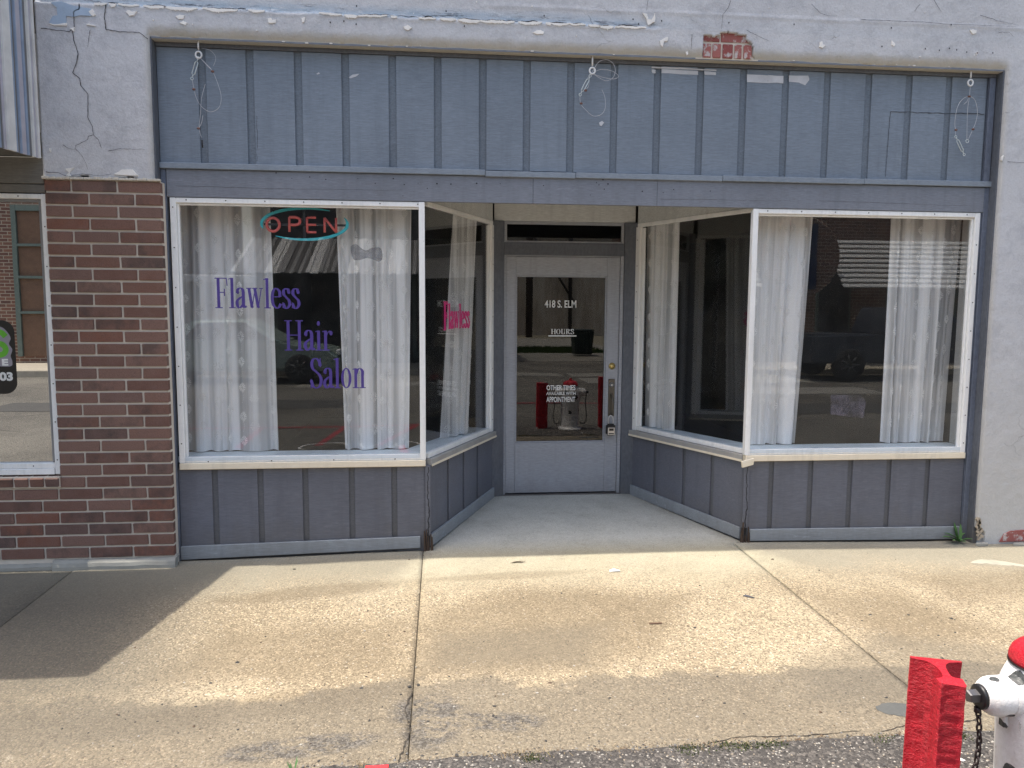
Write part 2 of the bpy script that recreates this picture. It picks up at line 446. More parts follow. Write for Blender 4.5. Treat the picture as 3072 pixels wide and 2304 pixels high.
def m_glass(name, f0=.05, tint=(.93, .95, .94), wob=.0, scale=1.5, dust=.012):
    g = NG(name)
    lw = g.n('ShaderNodeLayerWeight')
    lw.inputs['Blend'].default_value = .5
    fac = g.ramp(g.math('POWER', lw.outputs['Facing'], 4.0), 0, 1, f0, 1)
    tr = g.n('ShaderNodeBsdfTransparent')
    tr.inputs[0].default_value = (*tint, 1)
    gl = g.n('ShaderNodeBsdfGlossy')
    gl.inputs['Roughness'].default_value = 0.0
    gl.inputs[0].default_value = (1, 1, 1, 1)
    if wob:
        b = g.n('ShaderNodeBump')
        b.inputs['Strength'].default_value = 1
        b.inputs['Distance'].default_value = wob
        g.l(g.noise(scale, 1, .4), b.inputs['Height'])
        g.l(b.outputs[0], gl.inputs['Normal'])
    mx = g.n('ShaderNodeMixShader')
    g.l(fac, mx.inputs[0]); g.l(tr.outputs[0], mx.inputs[1]); g.l(gl.outputs[0], mx.inputs[2])
    df = g.n('ShaderNodeBsdfDiffuse')
    df.inputs[0].default_value = (.6, .62, .6, 1)
    m2 = g.n('ShaderNodeMixShader')
    dn = g.noise(5, 8, .75)
    g.l(g.ramp(dn, .35, .8, dust * .3, dust * 3), m2.inputs[0])
    g.l(mx.outputs[0], m2.inputs[1]); g.l(df.outputs[0], m2.inputs[2])
    g.l(m2.outputs[0], g.out.inputs[0])
    return g.m


GLASS = m_glass('shop_glass', .048, (.995, .997, .995), wob=.00025, dust=.006)
DOORGLASS = m_glass('door_glass', .07, (.4, .4, .4), wob=.0001, dust=.002)
MIRRORGLASS = m_glass('mirror_film_glass', .50, (.12, .12, .12), wob=.0003, dust=.004)

# ==================================================================== SALON BUILDING
bld = thing('salon_building', (1.07, 0, -.09), 'lavender grey stucco salon front with blue board sign band, splayed windows and recessed door', 'building')

XL, XR = -1.697, 3.84          # opening of the shop front
ZT = 3.176                     # underside of the stucco lintel


def point_in(poly, x, z):
    ins = False
    j = len(poly) - 1
    for i in range(len(poly)):
        xi, zi = poly[i]; xj, zj = poly[j]
        if (zi > z) != (zj > z) and x < (xj - xi) * (z - zi) / (zj - zi) + xi: ins = not ins
        j = i
    return ins


def build_stucco():
    st = .01
    x0, x1, z0, z1 = -2.34, 4.9, -.16, 3.86
    nx, nz = round((x1 - x0) / st), round((z1 - z0) / st)
    keep = {}
    patch = CH['patch']
    for i in range(nx):
        x = x0 + (i + .5) * st
        for j in range(nz):
            z = z0 + (j + .5) * st
            if XL < x < XR and z < ZT: continue
            if x < XL and z < 2.335 + .012 * math.sin(x * 23) + .006 * math.sin(x * 71): continue
            if 1.7 < x < 2.12 and 3.1 < z < 3.36 and point_in(patch, x + .006 * noise.noise((x * 30, z * 30, 0)), z): continue
            if x > XR and z < .0 + .02 and x < 3.91 and z + .6 * (x - 3.86) < .02: continue
            keep[(i, j)] = 1
    vid, V, F = {}, [], []

    def ridge(x): return 3.346 + .008 * noise.noise((x * 5, 3, 0)) + .006 * noise.noise((x * 23, 8, 0))

    def vert(i, j):
        k = (i, j)
        if k in vid: return vid[k]
        x, z = x0 + i * st, z0 + j * st
        y = -.004 - .004 * noise.noise((x * 1.3, z * 1.3, 0)) - .0016 * noise.noise((x * 17, z * 17, 3))
        if x > XL - .01 and x < XR + .01 and z < ZT + .07:           # rounded lower lip
            t = max(0, min(1, (z - ZT) / .07)); y += .03 * (1 - t) ** 2
            z += .004 * noise.noise((x * 9, 1, 7)) * (1 - t)
        if x > XR - .001 and z < ZT and x < XR + .03:                 # worn arris of the right pier
            t = (x - XR) / .03; y += .008 * (1 - t) ** 2
        if x < 1.45 and z > 3.2:                                    # broken plaster line
            y += .012 * ss(-.002, .008, z - ridge(x)) * ss(1.5, 1.3, x) - .004 * math.exp(-((z - ridge(x) + .008) / .01) ** 2)
        if z > 3.3:                                                 # second thin raised line
            y -= .006 * math.exp(-((z - 3.445 - .003 * noise.noise((x * 4, 0, 0))) / .006) ** 2) * ss(.2, .5, x)
        vid[k] = len(V)
        V.append((x, y, z))
        return vid[k]

    for (i, j) in keep:
        F.append((vert(i, j), vert(i + 1, j), vert(i + 1, j + 1), vert(i, j + 1)))
    back = {}

    def bk(a):
        if a not in back:
            back[a] = len(V)
            V.append((V[a][0], .022, V[a][2]))
        return back[a]
    for (i, j) in keep:
        for (di, dj, a, b) in ((-1, 0, (0, 1), (0, 0)), (1, 0, (1, 0), (1, 1)), (0, -1, (0, 0), (1, 0)), (0, 1, (1, 1), (0, 1))):
            if (i + di, j + dj) not in keep:
                p, q = vid[(i + a[0], j + a[1])], vid[(i + b[0], j + b[1])]
                F.append((q, p, bk(p), bk(q)))
    me = bpy.data.meshes.new('stucco_wall')
    me.from_pydata(V, [], F)
    me.polygons.foreach_set('use_smooth', [True] * len(F))
    me.update()
    return link('stucco_wall', me, STUCCO, bld)


build_stucco()
# solid wall behind the render coat, the parapet above the frame and the wall going on to the right
mb = MB()
mb.box(XL - .9, XL, .0225, .34, 2.36, 3.172)          # left pier core
mb.box(-2.345, XR + 1.06, .0235, .34, 3.172, 4.72)     # lintel and parapet core
mb.box(-2.345, XR + 1.06, -.003, .0225, 3.87, 4.72)
mb.box(XR, 4.9, .0225, .34, -.3, 3.172)
mb.box(4.903, 12, -.001, .34, -.3, 4.72)
mb.build('wall_core', STUCCO, bld)
mb = MB()
for i in range(36):
    x = -2.35 + i * .4
    mb.box(x, x + .398, -.012 + random.uniform(-.006, .006), .36, 4.722, 4.80 + random.uniform(-.01, .01), .006)
o = mb.build('parapet_cap', plain('coping', (.35, .34, .33), .8), bld)
props(o, kind='stuff')

# chips, cracks, nail holes (plaster and paint broken away)
def flat(points, y, thick):
    return [Vector((p[0], y, p[1])) for p in points], thick


mb = MB(); mbb = MB()
for P in CH['white']:
    onb = False
    cx, cz = sum(p[0] for p in P) / len(P), sum(p[1] for p in P) / len(P)
    y = -.011
    if cz < ZT and XL < cx < XR:
        y = .0705 if cz > 2.45 else .0685
        if cz > 3.1 and cz < ZT and abs(P[0][1] - cz) < .1: y = .0705
    Q = []
    for a, b in zip(P, P[1:] + P[:1]):
        for t in (0, .33, .66):
            Q.append((a[0] + (b[0] - a[0]) * t + .0035 * noise.noise((a[0] * 50 + t * 9, a[1] * 50, 2)), a[1] + (b[1] - a[1]) * t + .0035 * noise.noise((a[0] * 50, t * 9, 5))))
    (mb if y < 0 else mbb).prism([Vector((p[0], y + (0 if y < 0 else .0185), p[1])) for p in Q], (0, 0, 0), (0, .004 if y > 0 else .012, 0))
props(mbb.build('primer_smear', plain('primer', (.56, .57, .60), .75, bumps=(80, .5)), bld), kind='stuff', label='pale primer smears where paint is missing on the blue boards')
rnd = random.Random(3)
# row of ragged white flakes under the broken plaster line
mdk = MB()
x = -2.0
while x < 1.35:
    wd = rnd.uniform(.03, .22)
    zr = lambda q: 3.346 + .008 * noise.noise((q * 5, 3, 0)) + .006 * noise.noise((q * 23, 8, 0))
    if rnd.random() < .78:
        n = max(6, int(wd / .006)); hgt = rnd.uniform(.008, .026)
        top = [(x + wd * k / n, zr(x + wd * k / n) + .004 + .004 * noise.noise((x * 9 + k * .9, 1, 1))) for k in range(n + 1)]
        bot = [(x + wd * k / n, zr(x + wd * k / n) - .002 - hgt * math.sin(math.pi * k / n) ** .6 * (.45 + .9 * abs(noise.noise((x * 31 + k * .55, 7, 3))))) for k in range(n, -1, -1)]
        mb.prism([Vector((p[0], -.0115, p[1])) for p in top + bot], (0, 0, 0), (0, .009, 0))
    if rnd.random() < .6:
        L0, L1 = x + rnd.uniform(-.02, .03), x + wd * rnd.uniform(.6, 1.3)
        m = max(4, int((L1 - L0) / .01)); hh = rnd.uniform(.003, .010)
        up_ = [(L0 + (L1 - L0) * k / m, zr(L0 + (L1 - L0) * k / m) + .008 + hh * (.5 + abs(noise.noise((x * 13 + k * .7, 2, 8)))) * math.sin(math.pi * k / m)) for k in range(m + 1)]
        dn_ = [(L0 + (L1 - L0) * k / m, zr(L0 + (L1 - L0) * k / m) + .0055) for k in range(m, -1, -1)]
        mdk.poly([(p[0], -.0045, p[1]) for p in up_ + dn_])
    x += wd * rnd.uniform(.9, 1.25)
props(mdk.build('plaster_gap_shadow', CRACKM, bld, recalc=False), kind='stuff')  # dark strips painted in as the shadow above the flakes
# small flakes along the lip
for k in range(14):
    x = rnd.uniform(-1.6, 3.7); z = ZT + rnd.uniform(.002, .014); s = rnd.uniform(.002, .008)
    mb.prism([Vector((x + s * 1.6 * math.cos(a), -.003 + .018, z + s * .5 * math.sin(a))) for a in (0, 1, 2, 3.2, 4.1, 5.2)], (0, 0, 0), (0, .012, 0))
# flakes along the bottom of the left pier and random small specks
for k in range(45):
    x = rnd.uniform(-2.3, 4.6); z = rnd.uniform(3.22, 3.7); s = rnd.uniform(.001, .004)
    mb.prism([Vector((x + s * math.cos(a), -.0105, z + s * math.sin(a) * 1.2)) for a in (0, 1.2, 2.2, 3.4, 4.6)], (0, 0, 0), (0, .01, 0))
props(mb.build('plaster_chip', WHITECHIP, bld), kind='stuff', label='small bare white chips where the stucco paint has flaked off')
mb = MB()
for P in CH['blue']: mb.prism([Vector((p[0], -.0098, p[1])) for p in P], (0, 0, 0), (0, .01, 0))
props(mb.build('exposed_paint_patch', BLUECHIP, bld), label='pale blue patch of older paint exposed at the top left of the stucco')


def ribbon(mb, pts, y, w0, w1, jit=.003, seed=0):
    P = []
    for a, b in zip(pts, pts[1:]):
        L = math.hypot(b[0] - a[0], b[1] - a[1]); n = max(2, int(L / .012))
        for k in range(n):
            t = k / n
            P.append((a[0] + (b[0] - a[0]) * t + jit * noise.noise((a[0] * 9 + t * 7, seed, 1.5)), a[1] + (b[1] - a[1]) * t + jit * noise.noise((seed, a[1] * 9 + t * 7, 4.5))))
    P.append(pts[-1])
    n = len(P)
    for i in range(n - 1):
        a, b = P[i], P[i + 1]
        d = Vector((b[0] - a[0], b[1] - a[1]))
        if d.length < 1e-6: continue
        d.normalize()
        nx, nz = -d.y, d.x
        wa = (w0 + (w1 - w0) * i / n) * (.6 + .8 * abs(noise.noise((i * .7, seed, 9)))) * .5
        wb = (w0 + (w1 - w0) * (i + 1) / n) * (.6 + .8 * abs(noise.noise(((i + 1) * .7, seed, 9)))) * .5
        mb.poly([(a[0] - nx * wa, y, a[1] - nz * wa), (b[0] - nx * wb, y, b[1] - nz * wb), (b[0] + nx * wb, y, b[1] + nz * wb), (a[0] + nx * wa, y, a[1] + nz * wa)])


mb = MB()
for i, P in enumerate(CH['crack']):
    big = i in (0, 3, 4)
    ribbon(mb, P, -.0098 - .0001 * i, .0065 if big else .0035, .004 if big else .0015, seed=i * 3.3)
for (x, z) in CH['holes']:
    r = .006
    mb.poly([(x + r * math.cos(a) * .7, -.0125, z + r * math.sin(a)) for a in (0, .8, 1.6, 2.4, 3.2, 4, 4.8, 5.6)])
props(mb.build('crack', CRACKM, bld, recalc=False), kind='stuff', label='thin dark cracks running through the grey stucco')

# brickwork laid bare in the lintel, and at the foot of the right pier
g = NG('old_red_brick')
oi = g.n('ShaderNodeObjectInfo').outputs['Random']
oldb = g.mix(oi, (.24, .06, .055), (.34, .12, .105))
oldb = g.mix(g.ramp(g.noise(22, 6, .7), .52, .60), oldb, (.50, .45, .43))
g.bump(g.noise(80, 4), .5, .003)
OLDBRICK = g.done(oldb, .85)
g = NG('mortar')
mcol = g.mix(g.noise(14, 5), (.56, .50, .42), (.74, .67, .57))
g.bump(g.noise(120, 4), .4, .002)
MORTAR = g.done(mcol, .9)
mb = MB(); mb.box(1.69, 2.11, .0225 - .003, .0226 + .0006, 3.177, 3.36); mb.build('mortar_bed', MORTAR, bld)
for (x0, x1, z0, z1) in ((1.735, 1.845, 3.285, 3.325), (1.855, 2.06, 3.285, 3.345), (1.735, 1.79, 3.185, 3.272), (1.80, 1.855, 3.185, 3.272), (1.868, 1.935, 3.185, 3.272), (1.948, 1.995, 3.185, 3.272), (2.008, 2.063, 3.185, 3.272)):
    mb = MB(); mb.box(x0, x1, .011 + random.uniform(-.002, .003), .0215, z0, z1, .003); mb.build('exposed_brick', OLDBRICK, bld)
mb = MB()
P = [(4.02, -.085), (4.05, -.03), (4.1, -.005), (4.2, .0), (4.3, -.004), (4.5, -.03), (4.5, -.085)]
mb.prism([Vector((p[0], -.013, p[1])) for p in P], (0, 0, 0), (0, .01, 0), .002)
mb.build('exposed_brick', OLDBRICK, bld)
mb = MB()
for k in range(14):
    z = -.06 + k * .011 + random.uniform(-.004, .004); x = XR + random.uniform(.012, .05) * (1 - k / 22)
    s = random.uniform(.008, .018)
    mb.prism([Vector((x + s * math.cos(a) * random.uniform(.7, 1.2), -.0125, z + s * math.sin(a) * random.uniform(.7, 1.3))) for a in (0, 1.1, 2.1, 3.3, 4.2, 5.3)], (0, 0, 0), (0, .008 + .001 * k, 0))
props(mb.build('loose_plaster', plain('crumbled_plaster', (.40, .34, .26), .9, bumps=(90, .9)), bld), kind='stuff')

# reveals of the opening (painted trim)
mb = MB(); mb.box(XL - .03, XL + .004, .021, .12, -.16, ZT + .01, .001); mb.build('reveal_board', JAMB, bld)
mb = MB(); mb.box(XR - .006, XR + .03, .021, .16, -.16, ZT + .01, .001); mb.build('reveal_board', JAMB, bld)
mb = MB(); mb.box(XL + .004, XR - .006, .021, .13, ZT - .003, ZT + .03); mb.build('soffit_board', FASCIA, bld)

# ---- sign band: backing (the grooves), one board per bay, top trim, ledge in five lengths
mb = MB(); mb.box(XL + .005, XR - .007, .105, .125, 2.40, ZT - .004); mb.build('sign_backing', SIGNBATTEN, bld)
gx = [-1.424, -1.135, -.842, -.551, -.258, .028, .316, .601, .888, 1.175, 1.4635, 1.754, 2.046, 2.338, 2.629, 2.922, 3.21, 3.498]
edges = [XL + .006] + [v for gcx in gx for v in (gcx - .0235, gcx + .0235)] + [3.772]
for k in range(0, len(edges), 2):
    mb = MB(); mb.box(edges[k], edges[k + 1], .0915 + random.uniform(-.0015, .0015), .104, 2.452, 3.146, .002)
    mb.build('sign_board', SIGNBOARD, bld)
mb = MB(); mb.box(3.785, 3.828, .078, .104, 2.452, 3.146, .002); mb.build('edge_strip', DARKTRIM, bld)
mb = MB(); mb.box(XL + .006, XR - .008, .079, .104, 3.148, ZT - .005, .002); mb.build('top_trim', JAMB, bld)
lx = [XL + .005, .332, .924, 1.917, 2.909, XR + .008]
for k in range(5):
    dz = (0, -.006, -.003, -.001, .001)[k]
    mb = MB(); mb.box(lx[k] + .001, lx[k + 1] - .001, .066 - (.003 if k == 3 else 0), .104, 2.414 + dz, 2.4505 + dz, .003)
    mb.build('ledge_strip', LEDGE, bld)
fx = [-1.657, .646, 1.475, 3.80]
for k in range(3):
    mb = MB(); mb.box(fx[k] + .0006, fx[k + 1] - .0006, .082 + (.0012, 0, .0008)[k], .112, 2.243, 2.412, .002)
    mb.build('fascia_board', FASCIA, bld)
mb = MB()
for (x, z) in CH['fholes']:
    r = random.uniform(.0025, .0055)
    mb.poly([(x + r * math.cos(a), .0812, z + r * math.sin(a)) for a in (0, .8, 1.6, 2.4, 3.2, 4, 4.8, 5.6)])
for i, P in enumerate(CH['seam']): ribbon(mb, P, .0885, .006, .003, seed=40)
for (x, z0, z1) in ((-1.10, 2.55, 2.75), (-1.105, 2.47, 2.52)): ribbon(mb, [(x, z0), (x + .001, z1)], .0885, .0025, .002, seed=4)
for L in ([(-1.6, 2.31), (-.9, 2.305), (-.2, 2.312)], [(1.5, 2.29), (2.4, 2.294)], [(2.6, 2.30), (3.7, 2.285)]): ribbon(mb, L, .0809, .002, .001, seed=6)
props(mb.build('nail_hole', CRACKM, bld, recalc=False), kind='stuff')
mb = MB(); mb.box(XL + .006, -1.66, .085, .125, -.13, 2.412, .002); mb.build('corner_trim', DARKTRIM, bld)
mb = MB(); mb.box(3.80, 3.836, .082, .14, -.13, 2.412, .002); mb.build('corner_trim', DARKTRIM, bld)
mb = MB(); mb.box(3.787, 3.7995, .094, .14, .50, 2.242, .002); mb.build('corner_trim', DARKTRIM, bld)

# ---- entrance recess: ceiling, header boards, jambs
LA, LB = Vector((-.06, .1)), Vector((.47, 1.25))          # left splayed window in plan
RA, RB = Vector((2.18, .1)), Vector((1.66, 1.25))         # right splayed window
mb = MB(); mb.prism([Vector((-.3, .113, 0)), Vector((2.45, .113, 0)), Vector((2.0, 1.5, 0)), Vector((.2, 1.5, 0))], (0, 0, 2.43), (0, 0, 2.5)); mb.build('recess_ceiling', BEIGE, bld)
mb = MB(); mb.wallbox(LA + Vector((.0, .02)), LB, .0, .03, 2.252, 2.43); mb.build('header_board', BEIGE, bld)
mb = MB(); mb.wallbox(RB, RA + Vector((0, .02)), .0, .03, 2.252, 2.43); mb.build('header_board', BEIGE, bld)
mb = MB(); mb.box(.486, 1.648, 1.285, 1.32, 2.263, 2.43); mb.build('header_board', BEIGE, bld)
# frame posts round the door
YD = 1.3
mb = MB(); mb.hull8([Vector(p) for p in ((.462, 1.255, -.02), (.566, 1.275, -.02), (.566, 1.42, -.02), (.44, 1.42, -.02), (.462, 1.255, 2.262), (.566, 1.275, 2.262), (.566, 1.42, 2.262), (.44, 1.42, 2.262))], .003); mb.build('door_post', JAMB, bld)
mb = MB(); mb.hull8([Vector(p) for p in ((1.560, 1.275, -.02), (1.668, 1.255, -.02), (1.69, 1.42, -.02), (1.560, 1.42, -.02), (1.560, 1.275, 2.262), (1.668, 1.255, 2.262), (1.69, 1.42, 2.262), (1.560, 1.42, 2.262))], .003); mb.build('door_post', JAMB, bld)
mb = MB(); mb.box(.567, 1.559, 1.282, 1.40, 1.992, 2.092, .002); mb.build('transom_bar', JAMB, bld)
tf = MB()
for (a, b, cc, d) in ((.568, .590, 2.093, 2.262), (1.536, 1.558, 2.093, 2.262), (.5905, 1.5355, 2.093, 2.106), (.5905, 1.5355, 2.238, 2.262)): tf.box(a, b, 1.292, 1.34, cc, d, .002)
transom = tf.build('transom_window', DOORP, bld)
mb = MB(); mb.box(.59, 1.536, 1.31, 1.316, 2.106, 2.238); mb.build('pane', m_glass('transom_glass', .05, (.3, .3, .3), dust=.002), transom)

# door leaf: stiles and rails with a recessed light, glass, stops
dm = MB()
dx0, dx1 = .586, 1.530
dm.box(dx0, .664, YD, YD + .045, .014, 1.980, .002)
dm.box(1.424, dx1, YD, YD + .045, .014, 1.980, .002)
dm.box(.6645, 1.4235, YD + .0008, YD + .044, 1.828, 1.979, .002)
dm.box(.6645, 1.4235, YD + .0008, YD + .044, .015, .440, .002)
door = dm.build('door', DOORP, bld)
mb = MB()
for (a, b, cc, d) in ((.665, .677, .4405, 1.8275), (1.411, 1.423, .4405, 1.8275), (.6775, 1.4105, .4405, .452), (.6775, 1.4105, 1.816, 1.8275)): mb.box(a, b, YD + .006, YD + .036, cc, d, .002)
mb.build('glazing_bead', DOORP, door)
mb = MB(); mb.box(.672, 1.416, YD + .018, YD + .024, .446, 1.822); mb.build('door_glass', DOORGLASS, door)
mb = MB()
mb.box(.567, .5845, 1.29, 1.36, -.01, 1.991, .002); mb.box(1.5315, 1.5595, 1.286, 1.36, -.01, 1.991, .002); mb.box(.585, 1.531, 1.30, 1.36, 1.982, 1.991)
mb.build('door_frame', DOORP, bld)
mb = MB(); mb.box(.567, 1.56, 1.27, 1.42, -.03, .006, .004); mb.build('threshold', plain('worn_metal', (.16, .15, .14), .5, .6), bld)
BRASS = plain('brass', (.78, .58, .22), .28, 1)
OLDMETAL = plain('tarnished_metal', (.16, .145, .12), .42, .8)
CHROME = plain('zinc_metal', (.62, .63, .63), .35, .9)
mb = MB(); mb.lathe([(.028, 0), (.028, .006), (.024, .012), (.014, .014), (.013, .018), (.004, .018)], (1.477, YD - .0005, 1.083), '-Y', 24); db = mb.build('deadbolt', BRASS, door)
mb = MB(); mb.box(1.476, 1.4785, YD - .0195, YD - .0175, 1.077, 1.089); mb.build('keyhole', CRACKM, db)
mb = MB(); mb.box(1.449, 1.503, YD - .007, YD - .0005, .66, .975, .003); hp = mb.build('handle_plate', OLDMETAL, door)
mb = MB(); mb.lathe([(.019, 0), (.019, .005), (.009, .012), (.008, .016)], (1.475, YD - .0072, .925), '-Y', 20); mb.build('lock_cylinder', CHROME, hp)
mb = MB(); mb.tube(catmull([(1.476, YD - .008, .835), (1.476, YD - .035, .828), (1.477, YD - .055, .80), (1.477, YD - .057, .74), (1.477, YD - .05, .70), (1.476, YD - .03, .675), (1.476, YD - .008, .672)], 5), .0085, 10); mb.build('handle_grip', OLDMETAL, hp)
mb = MB(); mb.box(1.468, 1.484, YD - .03, YD - .0072, .845, .855, .003); mb.build('thumb_latch', OLDMETAL, hp)

# realtor lock box hanging on the handle
lb = thing('lock_box', (1.462, YD - .06, .50), 'black and silver key lock box hanging from the salon door handle', 'lock box')
mb = MB(); mb.box(1.424, 1.503, YD - .075, YD - .03, .505, .605, .014, 3); mb.build('body', plain('black_rubber', (.015, .015, .016), .5), lb)
mb = MB(); mb.box(1.434, 1.494, YD - .080, YD - .0755, .512, .575, .002); fp = mb.build('face_plate', CHROME, lb)
mb = MB(); mb.box(1.445, 1.483, YD - .0835, YD - .0803, .548, .568, .001); mb.build('dial_window', plain('black_plastic', (.02, .02, .02), .35), fp)
mb = MB(); mb.box(1.442, 1.486, YD - .0812, YD - .0803, .519, .529); mb.build('maker_plate', plain('dark_print', (.05, .05, .05), .5), fp)
mb = MB(); mb.tube(catmull([(1.443, YD - .05, .60), (1.443, YD - .05, .64), (1.455, YD - .05, .668), (1.472, YD - .05, .668), (1.484, YD - .05, .64), (1.484, YD - .05, .60)], 5), .005, 8); mb.build('shackle', CHROME, lb)

# ---- display windows
def screws(parent, pts, r=.0045):
    mb = MB()
    for p, ax in pts: mb.lathe([(r, 0), (r * .8, .0018), (r * .3, .0022)], p, ax, 8)
    return props(mb.build('frame_screw', plain('screw_head', (.13, .12, .11), .5, .5), parent), kind='stuff')


def front_window(x0, x1, name_label):
    f = MB()
    f.box(x0, x0 + .036, .086, .128, .552, 2.240, .003)
    f.box(x0 + .0365, x1, .088, .128, 2.208, 2.240, .003)
    f.box(x0 + .0365, x1, .0885, .128, .552, .588, .004)
    f.box(x1 - .002, x1 + .036, .084, .128, .552, 2.240, .003)
    f.box(x0 + .037, x0 + .05, .104, .127, .589, 2.207, .002)
    f.box(x0 + .051, x1 - .003, .104, .127, 2.196, 2.207, .002)
    w_ = f.build('display_window', WHITE, bld)
    props(w_, label=name_label)
    mb = MB(); mb.box(x0 + .002, x1 + .034, .076, .128, .510, .5515, .003); mb.build('sill', CREAM, w_)
    mb = MB(); mb.box(x0 + .038, x1 - .004, .0865, .0884, .566, .590, .0006); mb.build('sill_trim', SILVER, w_)
    mb = MB(); mb.box(x0 + .03, x1 + .01, .118, .124, .58, 2.215); p_ = mb.build('pane', GLASS, w_)
    pts = [((x0 + .1 + k * .24, .0878, 2.226), '-Y') for k in range(int((x1 - x0 - .1) / .24) + 1)]
    pts += [((x0 + .018, .0858, .68 + k * .25), '-Y') for k in range(7)]
    pts += [((x0 + .18 + k * .4, .0883, .560), '-Y') for k in range(4)]
    screws(w_, pts)
    return w_


WL = front_window(-1.643, -.095, 'wide left display window with purple salon lettering, white metal frame')


def front_window_r():
    x0, x1 = 2.18, 3.785
    f = MB()
    f.box(x1 - .036, x1, .086, .128, .552, 2.240, .003)
    f.box(x0, x1 - .0365, .088, .128, 2.208, 2.240, .003)
    f.box(x0, x1 - .0365, .0885, .128, .552, .588, .004)
    f.box(x0 - .036, x0 + .002, .084, .128, .552, 2.240, .003)
    f.box(x1 - .05, x1 - .037, .104, .127, .589, 2.207, .002)
    f.box(x0 + .003, x1 - .051, .104, .127, 2.196, 2.207, .002)
    w_ = f.build('display_window', WHITE, bld)
    props(w_, label='wide right display window without lettering, white metal frame')
    mb = MB(); mb.box(x0 - .03, x1 - .002, .076, .128, .510, .5515, .003); mb.build('sill', CREAM, w_)
    mb = MB(); mb.box(x0 + .004, x1 - .038, .0865, .0884, .566, .590, .0006); mb.build('sill_trim', SILVER, w_)
    mb = MB(); mb.box(x0 - .01, x1 - .03, .118, .124, .58, 2.215); mb.build('pane', GLASS, w_)
    pts = [((x1 - .1 - k * .24, .0878, 2.226), '-Y') for k in range(7)]
    pts += [((x1 - .018, .0858, .62 + k * .2), '-Y') for k in range(8)]
    screws(w_, pts)
    # bent bit of trim at the corner
    mb = MB(); mb.hull8([Vector(p) for p in ((2.12, .055, .47), (2.20, .058, .49), (2.20, .075, .49), (2.12, .075, .47), (2.115, .055, .515), (2.205, .058, .535), (2.205, .075, .535), (2.115, .075, .515))], .002)
    mb.build('bent_trim', CREAM, w_)
    return w_


WR = front_window_r()


def side_window(A, B, side, lab):
    """A: street corner, B: door end. side=+1: glass inside lies to the left of A->B"""
    A, B = Vector((A[0], A[1])), Vector((B[0], B[1]))
    L = (B - A).length
    d = (B - A) / L

    def wb(mb, u0, u1, o0, o1, z0, z1, bev=.002):
        mb.wallbox(A + d * u0, A + d * u1, side * o0, side * o1, z0, z1, bev) if side > 0 else mb.wallbox(A + d * u0, A + d * u1, -o0, -o1, z0, z1, bev)
        return mb
    f = MB()
    wb(f, .04, L, -.004, .03, 2.225, 2.252)
    wb(f, L - .034, L + .02, -.006, .03, .55, 2.224)
    wb(f, L - .072, L - .035, .010, .03, .585, 2.214)
    wb(f, .04, L - .035, -.002, .03, .552, .584)
    w_ = f.build('display_window', WHITE, bld)
    props(w_, label=lab)
    mb = MB(); wb(mb, .035, L + .03, -.028, .03, .505, .5495, .003); mb.build('sill', plain('worn_grey_sill', (.36, .35, .33), .6, bumps=(60, .3)), w_)
    mb = MB(); wb(mb, .035, L + .03, -.031, -.0282, .500, .516, .0005); mb.build('drip_edge', CREAM, w_)
    mb = MB(); wb(mb, .02, L - .03, .016, .022, .57, 2.228, 0); mb.build('pane', GLASS, w_)
    nrm = Vector((-d.y, d.x)) * side
    pts = []
    for k in range(8):
        p = A + d * (L - .008) - nrm * .0062
        pts.append(((p.x, p.y, .65 + k * .21), (-nrm.x, -nrm.y, 0)))
    screws(w_, pts)
    return w_


WSL = side_window(LA, LB, 1, 'narrow splayed window left of the salon door with pink lettering')
WSR = side_window(RA, RB, -1, 'narrow splayed window right of the salon door')

# ---- bulkheads below the windows: backing, boards, kick boards
def boards(A, B, cuts, z0, z1, sgn):
    A, B = Vector((A[0], A[1])), Vector((B[0], B[1])); L = (B - A).length; d = (B - A) / L
    mb = MB(); mb.wallbox(A, B, .013 * sgn, .03 * sgn, z0 - .1, z1); mb.build('bulkhead_backing', BULKGROOVE, bld)
    cc = [0] + cuts + [L]
    for k in range(len(cc) - 1):
        a = cc[k] + (.0185 if k else 0); b = cc[k + 1] - (.0185 if k < len(cc) - 2 else 0)
        mb = MB(); mb.wallbox(A + d * a, A + d * b, random.uniform(-.001, .001) * sgn, .0125 * sgn, z0 - .08, z1, .0018)
        mb.build('bulkhead_board', BULK, bld)


boards((-1.657, .108), (-.066, .108), [.226, .515, .804, 1.106, 1.386], .0, .509, 1)
boards((2.19, .108), (3.798, .108), [.164, .454, .748, 1.038, 1.331], .0, .509, 1)
boards(LA + Vector((.012, .02)), LB + Vector((.004, .01)), [.34, .63, .915], .0, .504, 1)
boards(RA + Vector((-.012, .02)), RB + Vector((-.004, .01)), [.32, .62, .96], .0, .504, -1)
# corner posts with split, rotten feet
for (x0, x1) in ((-.0655, -.030), (2.150, 2.189)):
    mb = MB(); mb.box(x0, x1, .094, .13, .03, .5095, .002); mb.build('corner_post', BULK, bld)
    mb = MB()
    for k in range(9):
        a = x0 - .015 + .07 * random.random()
        mb.hull8([Vector((a + dx, .085 + dy + random.uniform(-.006, .006), z)) for z, q in ((-.085, .012), (random.uniform(-.02, .08), .006)) for dx, dy in ((0, 0), (q, 0), (q, q), (0, q))])
    props(mb.build('rotten_wood', ROT, bld), kind='stuff')
    mb = MB(); ribbon(mb, [((x0 + x1) / 2 + .006, .505), ((x0 + x1) / 2 - .002, .36), ((x0 + x1) / 2 + .008, .2), ((x0 + x1) / 2, .03)], .0935, .006, .012, .008, seed=x0)
    props(mb.build('wood_split', CRACKM, bld, recalc=False), kind='stuff')


